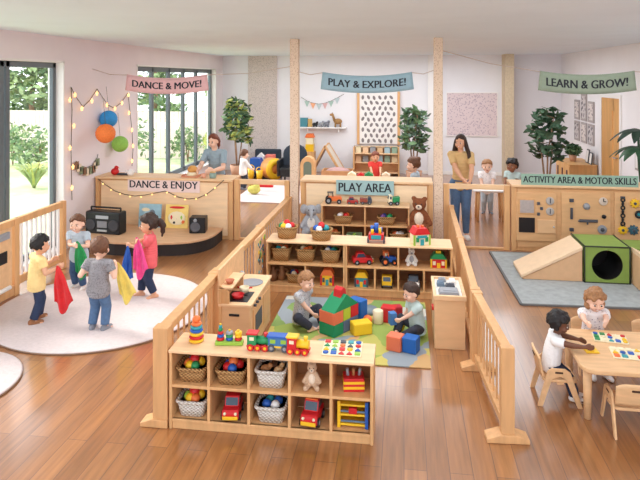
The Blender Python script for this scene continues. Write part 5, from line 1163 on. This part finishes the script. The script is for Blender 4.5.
# ================================================================ far wall of the play room
YW = YB
a = on_y(357, 95, YW-.06); c = on_y(400, 155, YW-.06); c.z = .80
t = thing('leaf_print_panel', 'tall white panel printed with dark leaves between two wooden battens', 'wall panel', ((a.x+c.x)/2, YW-.06, c.z)); w2 = (c.x-a.x)/2; hh = 1.43  # flat printed panel mounted on the far wall
part('panel', MB().box(-w2+.06, w2-.06, 0, .03, 0, hh), WHITE, t)
lp = MB()
for i in range(6):
    for j in range(9):
        x = -w2+.12+(2*w2-.24)*(i+.5*(j % 2)+.25)/6; z = .08+(hh-.1)*j/9; an = random.uniform(-.8, .8); R_ = RY(an)
        lp.ball((x, -.001, z+random.uniform(-.015, .015)), (.037, .003, .062), 8, 6, R_)
part('leaf_print', lp, mat('print_grey', (136, 128, 128), .8), t); part('batten', MB().box(-w2, -w2+.07, -.02, .04, -.02, hh+.0), PINE, t, .004); part('batten', MB().box(w2-.07, w2, -.02, .04, -.02, hh), PINE, t, .004)
a = on_y(447, 93, YW-.03); c = on_y(497, 136, YW-.03)
t = thing('pin_board', 'square lilac speckled pin board on the far wall above the smiling woman', 'board', ((a.x+c.x)/2, YW-.03, c.z)); w2 = (c.x-a.x)/2; hh = a.z-c.z
part('board', MB().box(-w2, w2, 0, .028, 0, hh), speckle('pin_lilac', (222, 204, 206), (186, 166, 178), 22, .35), t); part('frame', MB().box(-w2-.02, -w2, -.008, .028, -.02, hh+.02).box(w2, w2+.02, -.008, .028, -.02, hh+.02).box(-w2, w2, -.008, .028, hh, hh+.02).box(-w2, w2, -.008, .028, -.02, 0), WHITE, t)
# pennants
pts = [on_y(u, v, YW-.02) for u, v in ((301, 97), (307, 101), (313, 103), (319, 104), (325, 103), (331, 101), (337, 98), (344, 94))]
t = thing('pennant_bunting', 'string of small pale pennants above the wall shelf', 'bunting', pts[0]); part('cord', MB().path([p-pts[0] for p in pts], .006, 5), CORD, t)
for i in range(6):
    q = pts[i+1]-pts[0]; part('pennant', MB().prism([(q.x-.075, q.z), (q.x+.075, q.z), (q.x, q.z-.17)], q.y-.004, q.y+.004), [mat('pen_sage', (170, 194, 184), .8), mat('pen_peach', (236, 170, 130), .8), mat('pen_mist', (190, 204, 206), .8), mat('pen_rose', (220, 178, 176), .8)][(0, 1, 2, 3, 0, 2)[i]], t)
# wall shelf
a = on_y(300, 127, YW-.2); c = on_y(346, 127, YW-.2); t = thing('wall_shelf', 'white floating shelf on the far wall under the pennants', 'shelf', ((a.x+c.x)/2, YW-.24, a.z)); w2 = (c.x-a.x)/2; part('board', MB().box(-w2, w2, 0, .235, -.03, 0), WHITE, t, .004); part('bracket', MB().box(-w2+.2, -w2+.22, .04, .235, -.12, -.03).box(w2-.22, w2-.2, .04, .235, -.12, -.03), WHITE, t)
SZ = a.z+.001
def wx(u): return on_y(u, 127, YW-.14).x
solo('storybook', MB().box(-.11, .11, -.01, .03, 0, .25).box(-.10, .10, -.014, -.01, .08, .20), mat('book_teal2', (74, 136, 148), .6), 'teal storybook propped on the white wall shelf', 'book', (wx(304), YW-.12, SZ), bev=.003)
solo('storybook', MB().box(-.07, .07, -.01, .03, 0, .22).box(-.05, .05, -.014, -.01, .12, .18), mat('book_ochre', (196, 158, 96), .6), 'ochre storybook next to the teal one on the wall shelf', 'book', (wx(309.5), YW-.12, SZ), bev=.003)
for u, m, hgt, lab in ((315, BLACK, .15, 'small black toy animal on the white wall shelf'), (321, GREY, .17, 'light grey toy animal in the middle of the white wall shelf'), (326.5, mat('fur_midgrey', (120, 122, 130), .9), .18, 'darker grey toy animal on the wall shelf beside the woven giraffe')):
    solo('toy_animal', MB().ball((0, 0, hgt*.5), (.08, .05, hgt*.32)).ball((.06, -.01, hgt*.82), hgt*.22).tube((-.04, -.02, 0), (-.04, -.02, hgt*.4), .02).tube((.04, -.02, 0), (.04, -.02, hgt*.4), .02).tube((-.04, .03, 0), (-.04, .03, hgt*.4), .02).tube((.04, .03, 0), (.04, .03, hgt*.4), .02), m, lab, 'toy animal', (wx(u), YW-.12, SZ))
t = thing('toy_giraffe', 'tan woven toy giraffe on the end of the white wall shelf', 'toy animal', (wx(336), YW-.12, SZ)); part('body', MB().ball((.05, 0, .16), (.12, .06, .08)).cap((-.04, 0, .18), (-.09, 0, .32), .04, .03).ball((-.12, 0, .34), (.06, .03, .035)).tube((-.02, .02, 0), (-.02, .02, .15), .022).tube((-.02, -.02, 0), (-.02, -.02, .15), .022).tube((.12, .02, 0), (.12, .02, .15), .022).tube((.12, -.02, 0), (.12, -.02, .15), .022), WICKER, t); part('horn', MB().tube((-.10, .015, .36), (-.10, .015, .40), .008).tube((-.10, -.015, .36), (-.10, -.015, .40), .008), BRN, t)
# low bookcase with facing books
a = on_y(353, 147, 15.9); c = on_y(399.5, 170, 15.9); t = thing('display_bookcase', 'low wooden display bookcase below the leaf-printed panel', 'bookcase', ((a.x+c.x)/2, 15.9, 0)); w2 = (c.x-a.x)/2; bh = a.z
part('side_panel', MB().box(-w2, -w2+.04, 0, .35, 0, bh), PINE, t, .004); part('side_panel', MB().box(w2-.04, w2, 0, .35, 0, bh), PINE, t, .004); part('back_panel', MB().box(-w2, w2, .33, .35, 0, bh), PLY, t)
for z in (.10, .36, .60): part('shelf_board', MB().box(-w2+.04, w2-.04, 0, .33, z-.02, z), BIRCHX, t, .003)
part('top', MB().box(-w2, w2, .15, .35, bh-.02, bh), BIRCHX, t, .003)
k = 0
for z, hs in ((.601, .17), (.361, .17)):
    for i in range(6):
        x = a.x+.13+(2*w2-.26)*i/5; cc = [('cream', CREAM), ('peach', mat('book_peach', (232, 196, 160))), ('grey', mat('book_grey2', (150, 154, 160))), ('tan', mat('book_tan', (214, 180, 140))), ('pale blue', mat('book_pale_blue', (170, 196, 206))), ('sage', CARDT['sage'])][(i+k) % 6]
        solo('picture_book', MB().box(-.075, .075, 0, .02, 0, hs).box(-.06, .06, -.004, 0, hs*.3, hs*.8), cc[1], f'{cc[0]} picture book on the {"upper" if k == 0 else "lower"} shelf of the low display bookcase', 'book', (x, 16.05, z), group='books in the low display bookcase', bev=.002)
    k += 1
t = thing('play_table', 'low play table behind the PLAY AREA counter carrying small toys', 'table', (on_y(372, 178, 12.8).x, 12.8, 0)); part('tabletop', MB().box(-.75, .75, -.35, .35, .40, .44), BIRCHX, t, .006)
for sx in (-.65, .65):
    for sy in (-.28, .28): part('leg', MB().tube((sx, sy, 0), (sx, sy, .40), .03), PINE, t)
for u, m, lab, r in ((361, RED, 'red toy block on the low play table near the wooden crate', .08), (352, CREAM, 'cream toy block at the end of the low play table', .09), (369, GRN, 'green toy block on the low play table beside the child in red', .09), (386, mat('toy_beige', (226, 206, 180)), 'beige toy block on the low play table near the child with the bun', .09)):
    solo('toy_block', MB().box(-r, r, -r, r, 0, r*1.3).prism([(-r, r*1.3), (r, r*1.3), (0, r*1.9)], -r, r), m, lab, 'block', (on_y(u, 172, 12.8).x, 12.75, .441), bev=.006)
# wooden A-frame, crate, toy tower
a = on_y(325, 146, 15.2); t = thing('wooden_tent', 'wooden A-frame play tent at the far wall under the shelf', 'play tent', (a.x, 15.2, 0)); hh = a.z
part('frame_bar', MB().bar((-.46, 0, 0), (0, 0, hh), .05, .10, (0, 1, 0)).bar((.52, 0, 0), (0, 0, hh), .05, .10, (0, 1, 0)).bar((-.46, .7, 0), (0, .7, hh), .05, .10, (0, 1, 0)).bar((.52, .7, 0), (0, .7, hh), .05, .10, (0, 1, 0)).tube((0, 0, hh-.03), (0, .7, hh-.03), .03), PINE, t); part('side_board', MB().prism([(-.46, .02), (-.41, .02), (0, hh-.05), (-.03, hh-.02)], .05, .65), PLY, t); part('fabric', MB().prism([(.50, .02), (.53, .02), (.03, hh-.02), (0, hh-.05)], .05, .65), mat('tent_cloth', (222, 210, 196), .9), t)
a = on_y(338, 172, 14.6); t = thing('toy_crate', 'wooden crate with brown cushion in front of the A-frame tent', 'crate', (a.x, 14.6, 0)); part('crate', MB().box(-.38, .38, -.25, .25, 0, .05).box(-.38, .38, -.25, -.22, .05, .36).box(-.38, .38, .22, .25, .05, .36).box(-.38, -.35, -.22, .22, .05, .36).box(.35, .38, -.22, .22, .05, .36), mat('crate_wood', (206, 152, 106), .6, .1, 4), t, .004); part('cushion', MB().ball((0, 0, .32), (.30, .18, .10)), mat('cushion_mauve', (190, 150, 146), .9), t)
a = on_y(310, 178, 16.2); t = thing('toy_tower', 'narrow yellow and orange toy tower beside the tall post', 'toy', (a.x, 16.2, 0)); part('pedestal', MB().box(-.14, .14, -.14, .14, 0, .60), PINE, t, .004); part('tower_block', MB().box(-.11, .11, -.11, .11, .60, .80), YEL, t, .004); part('cream_block', MB().box(-.10, .10, -.10, .10, .80, .98), CREAM, t, .004); part('roof', MB().prism([(-.13, .98), (.13, .98), (.08, 1.08), (-.08, 1.08)], -.12, .12), ORG, t)
a = on_y(307.5, 170, 13.6); t = thing('toy_oven', 'small wooden arched toy house behind the counter next to the post', 'toy house', (a.x, 13.6, 0)); ar = [(-.17, 0), (.17, 0), (.17, .60)]+[(.17*math.cos(x*PI/8), .60+.19*math.sin(x*PI/8)) for x in range(1, 8)]+[(-.17, .60)]
part('body', MB().prism(ar, 0, .26), PINE, t, .004); part('arch_window', MB().prism([(x*.55, .35+z*.42) for x, z in ar], -.006, 0), mat('arch_dark', (110, 120, 104), .6), t); part('door', MB().box(-.09, .09, -.012, 0, .02, .30), mat('door_salmon', (216, 140, 100), .6), t)

# ================================================================ far room behind the gateway
a = on_y(253, 150, 16.05); c = on_y(279, 160, 16.05); t = thing('dark_settee', 'low charcoal settee against the speckled wall panel', 'sofa', ((a.x+c.x)/2, 16.05, 0)); w2 = (c.x-a.x)/2; CH = mat('charcoal_cloth', (56, 64, 76), .9, .1, 20)
part('backrest', MB().box(-w2, w2, .2, .36, .15, a.z), CH, t, .04); part('seat', MB().box(-w2, w2, -.35, .22, .14, .40), CH, t, .04)
for sx in (-1, 1): part('leg', MB().tube((sx*(w2-.08), -.28, 0), (sx*(w2-.08), -.28, .14), .025).tube((sx*(w2-.08), .28, 0), (sx*(w2-.08), .28, .15), .025), BLACK, t)
a = on_y(293.5, 145, 14.6); t = thing('black_armchair', 'black armchair with a rounded back behind the tall post', 'armchair', (a.x, 14.6, 0)); ar = [(-.30, .2), (.30, .2), (.30, .70)]+[(.30*math.cos(x*PI/8), .70+(a.z-.70)*math.sin(x*PI/8)) for x in range(1, 8)]+[(-.30, .70)]
part('backrest', MB().prism(ar, .18, .30), CH, t, .03); part('seat', MB().box(-.30, .30, -.32, .2, .2, .42), BLACK, t, .04); part('arm', MB().box(-.36, -.29, -.32, .28, .2, .60), BLACK, t, .03); part('arm', MB().box(.29, .36, -.32, .28, .2, .60), BLACK, t, .03)
for sx in (-.26, .26): part('leg', MB().tube((sx, -.26, 0), (sx, -.26, .2), .02).tube((sx, .22, 0), (sx, .22, .2), .02), BLACK, t)
a = on_y(273, 178, 13.4); t = thing('play_drum', 'large yellow and orange play barrel in the far room', 'play barrel', (on_y(273, 178, 15.0).x, 15.0, .02), 0, sc=.82); R_ = RX(PI/2) @ RY(0) ; RR = RZ(.75) @ RX(PI/2)
part('barrel', MB().lathe([(.27, -.30), (.31, -.25), (.31, .10), (.27, .16)], 28, (0, 0, .31), RR), mat('drum_orange', (240, 172, 104), .5), t); part('yellow_ring', MB().torus(Vector((0, 0, .31))+RR @ Vector((0, 0, .14)), .225, .10, 28, 10, RR), YEL, t); part('barrel_inside', MB().lathe([(.16, .14), (.16, .17), (.0005, .17)], 20, (0, 0, .31), RR), mat('drum_inside', (214, 128, 60), .6), t)
for c in kids(t):
    for v in c.data.vertices: v.co.z = v.co.z*1.05
for u, m, lab, y, hgt, nm in ((257.5, BLUE, 'blue toy truck cab in front of the charcoal settee', 15.25, .52, 'toy_truck'), (251, YEL, 'yellow toy bucket standing nearest the child in white', 14.9, .30, 'toy_bucket'), (259.5, YEL, 'smaller yellow toy bucket beside the play barrel', 14.8, .26, 'toy_bucket'), (270.5, mat('box_coral', (236, 124, 110), .6), 'coral toy box on top of a stand behind the play barrel', 15.5, .58, 'toy_box'), (261, WHITE, 'white toy house peak in front of the charcoal settee', 15.58, .62, 'toy_house')):
    q = on_y(u, 170, y); t = thing(nm, lab, 'toy', (q.x, y, 0)); r = .17 if nm == 'toy_truck' else .085
    if nm == 'toy_bucket': part('bucket', MB().lathe([(r*.75, 0), (r, hgt), (r*.9, hgt), (r*.7, .02), (.0005, .02)], 20), m, t); part('handle', MB().torus((0, 0, hgt), r, .012, 20, 6, RX(PI/2)), m, t)
    elif nm == 'toy_truck': part('cab', MB().prism([(-r, .12), (r, .12), (r, hgt*.6), (r*.5, hgt), (-r, hgt)], -.14, .14), m, t, .01); wheels(t, (-.08, .1), .14, .09, .05, BLACK, GREY)
    elif nm == 'toy_box': part('box', MB().box(-.12, .12, -.10, .10, hgt-.2, hgt), m, t, .01); part('stand', MB().box(-.10, .10, -.08, .08, 0, hgt-.2), DGREY, t)
    else: part('body', MB().prism([(-.10, .36), (.10, .36), (.10, .52), (0, hgt), (-.10, .52)], -.08, .08), m, t, .006); part('stand', MB().box(-.10, .10, -.08, .08, 0, .36), BLUE, t)
x0 = on_y(240, 190, 12.9).x; solo('far_rug', MB().box(-.75, .95, -1.1, .9, .001, .014), RUGM, 'white rug in the far room, seen through the gateway frame', 'rug', (x0+.75, 13.3, 0))
q = at(254, 194, .015); t = thing('fabric_bag', 'yellow-green fabric bag lying on the white rug in the far room', 'bag', (q.x, q.y, .015)); b = MB(); b.ball((0, 0, .10), (.15, .11, .10)).ball((.06, -.02, .17), (.08, .07, .07)); me = shell(b, .02, 'bag', 2); o = link('bag_body', me, t); me.materials.clear(); me.materials.append(mat('bag_lime', (206, 200, 104), .9, .15, 14)); part('strap', MB().torus((0, 0, .18), .09, .012, 16, 6, RX(PI/2)), mat('bag_strap', (150, 150, 80), .8), t)
q = at(266, 187, .015); solo('toy_plank', MB().box(-.17, .17, -.05, .05, 0, .05), RED, 'red toy plank lying on the white rug in the far room', 'toy', (q.x, q.y, .015), bev=.008)
q = at(258.5, 185, .015); solo('toy_plank', MB().box(-.07, .07, -.05, .05, 0, .07), NAVY, 'dark blue toy brick on the white rug beside the red plank', 'toy', (q.x, q.y, .015), bev=.008)

# ================================================================ small white table by the woman, things by the door
a = on_y(489, 187, 11.35); t = thing('small_table', 'small white table on wooden legs behind the gateway frame', 'table', (a.x, 11.35, 0)); part('tabletop', loft(MB(), [rrect(.60, .42, .08, .535), rrect(.62, .44, .08, .545), rrect(.62, .44, .08, .565), rrect(.60, .42, .08, .57)], False), WHITE, t)
for sx in (-.2, .2):
    for sy in (-.15, .15): part('leg', MB().tube((sx*1.1, sy*1.1, 0), (sx, sy, .54), .022, .026), PINE, t)
q = on_y(484, 186, 11.35); solo('toy_plate', MB().lathe([(.06, 0), (.09, .012), (.085, .014), (.0005, .006)], 20), YEL, 'yellow toy plate on the small white table', 'plate', (q.x+.03, 11.3, .571))
a = on_y(476, 215, 11.1); t = thing('step_stool', 'wooden folding easel legs leaning beside the small white table', 'easel', (a.x-.14, 11.3, 0)); part('leg', MB().bar((-.10, -.1, 0), (.02, .0, .68), .03, .03), PINE, t); part('leg', MB().bar((.08, .12, 0), (.03, .02, .68), .03, .03), PINE, t); part('cross_bar', MB().bar((-.05, -.06, .3), (.07, .09, .3), .02, .03), PINE, t)
t.name = 'easel'
t = thing('side_cabinet', 'low oak cabinet against the wall beside the door', 'cabinet', (3.52, 13.45, 0)); OAK = mat('cabinet_oak', (220, 170, 112), .5, .1, 3, (6, 6, .7)); part('body', MB().box(0, .55, 0, 1.15, .06, .72), OAK, t, .004); part('top', MB().box(-.015, .56, -.015, 1.165, .72, .745), OAK, t, .004); part('plinth', MB().box(.03, .55, .02, 1.13, 0, .06), DGREY, t)
for y in (.02, .40, .78): o = part('door', MB().box(-.014, 0, y, y+.36, .08, .70), OAK, t, .003); part('handle', MB().box(-.03, -.014, y+.14, y+.2, .40, .60), mat('handle_plum', (90, 52, 62), .5), o)
t = thing('potted_plant', 'small round green pot plant on the oak cabinet', 'plant', (3.72, 14.0, .746)); part('pot', MB().lathe([(.06, 0), (.09, .15), (.08, .15), (.0005, .14)], 20), POT, t); c = MB(); leaves(c, (0, 0, .26), (.17, .17, .13), 170, .06, 2); part('foliage', c, [LEAFD, LEAF], t)
for k, (y, hh, ww, lab) in enumerate(((13.56, .26, .17, 'small photo frame nearest the door on the oak cabinet'), (13.80, .30, .18, 'taller photo frame next to the pot plant on the oak cabinet'))):
    t = thing('photo_frame', lab, 'picture frame', (3.95, y, .746), 0, ry=.12); part('frame', MB().box(0, .02, -ww/2, ww/2, 0, hh), DGREY, t, .003); part('picture', MB().box(-.004, 0, -ww/2+.025, ww/2-.025, .025, hh-.025), WHITE, t)
names = ('upper row of frames, farthest from the door', 'tall middle frame of the upper row', 'upper row of frames, nearest the door', 'lower row of frames, farthest from the door', 'middle frame of the lower row', 'lower row of frames, nearest the door')
k = 0
for vv, z in ((0, 1.62), (1, 1.12)):
    for y in (15.0, 14.45, 13.92):
        hh = .62 if (vv == 0 and k == 1) else .46; t = thing('framed_print', f'grey framed picture on the white wall, {names[k]}', 'picture frame', (XR-.03, y, z), 0, None); part('frame', MB().box(0, .03, -.20, .20, 0, hh), mat('frame_grey', (170, 160, 158), .6), t, .003); part('picture', MB().box(-.004, 0, -.15, .15, .05, hh-.05), [speckle('art_a', (222, 212, 208), (140, 130, 136), 14, .35), speckle('art_b', (206, 198, 198), (110, 104, 112), 10, .4)][k % 2], t); k += 1
a = on_x(636, 159, XR-.03); t = thing('light_switch_panel', 'narrow grey panel on the wall beneath the palm', 'panel', (XR-.02, a.y, a.z-.2)); part('plate', MB().box(0, .02, -.08, .08, 0, .42), mat('frame_grey', (170, 160, 158), .6), t); part('insert', MB().box(-.004, 0, -.05, .05, .04, .38), WHITE, t)

# ================================================================ light
wd = bpy.data.worlds.new('sky'); scene.world = wd; wd.use_nodes = True; N = wd.node_tree.nodes; L = wd.node_tree.links
bg = N['Background']; bg.inputs['Color'].default_value = (.90, .955, 1.0, 1); bg.inputs['Strength'].default_value = 2.5
sd = bpy.data.lights.new('sun', 'SUN'); sun = bpy.data.objects.new('sun', sd); COL.objects.link(sun); sd.energy = 4.0; sd.angle = .3; sd.color = (1, .95, .88)
sun.rotation_euler = Vector((.80, -.22, -.56)).to_track_quat('-Z', 'Y').to_euler()
def area(name, loc, size, energy, rot, col=(.90, .955, 1)):
    l = bpy.data.lights.new(name, 'AREA'); l.shape = 'RECTANGLE'; l.size, l.size_y = size; l.energy = energy; l.color = col
    o = bpy.data.objects.new(name, l); COL.objects.link(o); o.location = loc; o.rotation_euler = rot
area('fill_light_play', (-.6, 6.2, CEIL-.06), (3.2, 3.2), 100, (0, 0, 0)); area('fill_light_far', (-.4, 13, CEIL-.06), (6.0, 4.5), 230, (0, 0, 0)); area('fill_light_near', (.6, 2.2, CEIL-.06), (4.5, 2.5), 45, (0, 0, 0)); area('fill_light_activity', (2.7, 7.4, CEIL-.06), (2.2, 3.0), 26, (0, 0, 0))  # fill lights added below the ceiling to brighten the room; no real fittings
vs = scene.view_settings; scene.display_settings.display_device = 'sRGB'; vs.view_transform = 'Standard'; vs.look = 'None'; vs.gamma = 1; vs.use_curve_mapping = False; vs.exposure = .15
scene.cycles.max_bounces = 8; scene.cycles.diffuse_bounces = 5; scene.cycles.transparent_max_bounces = 12
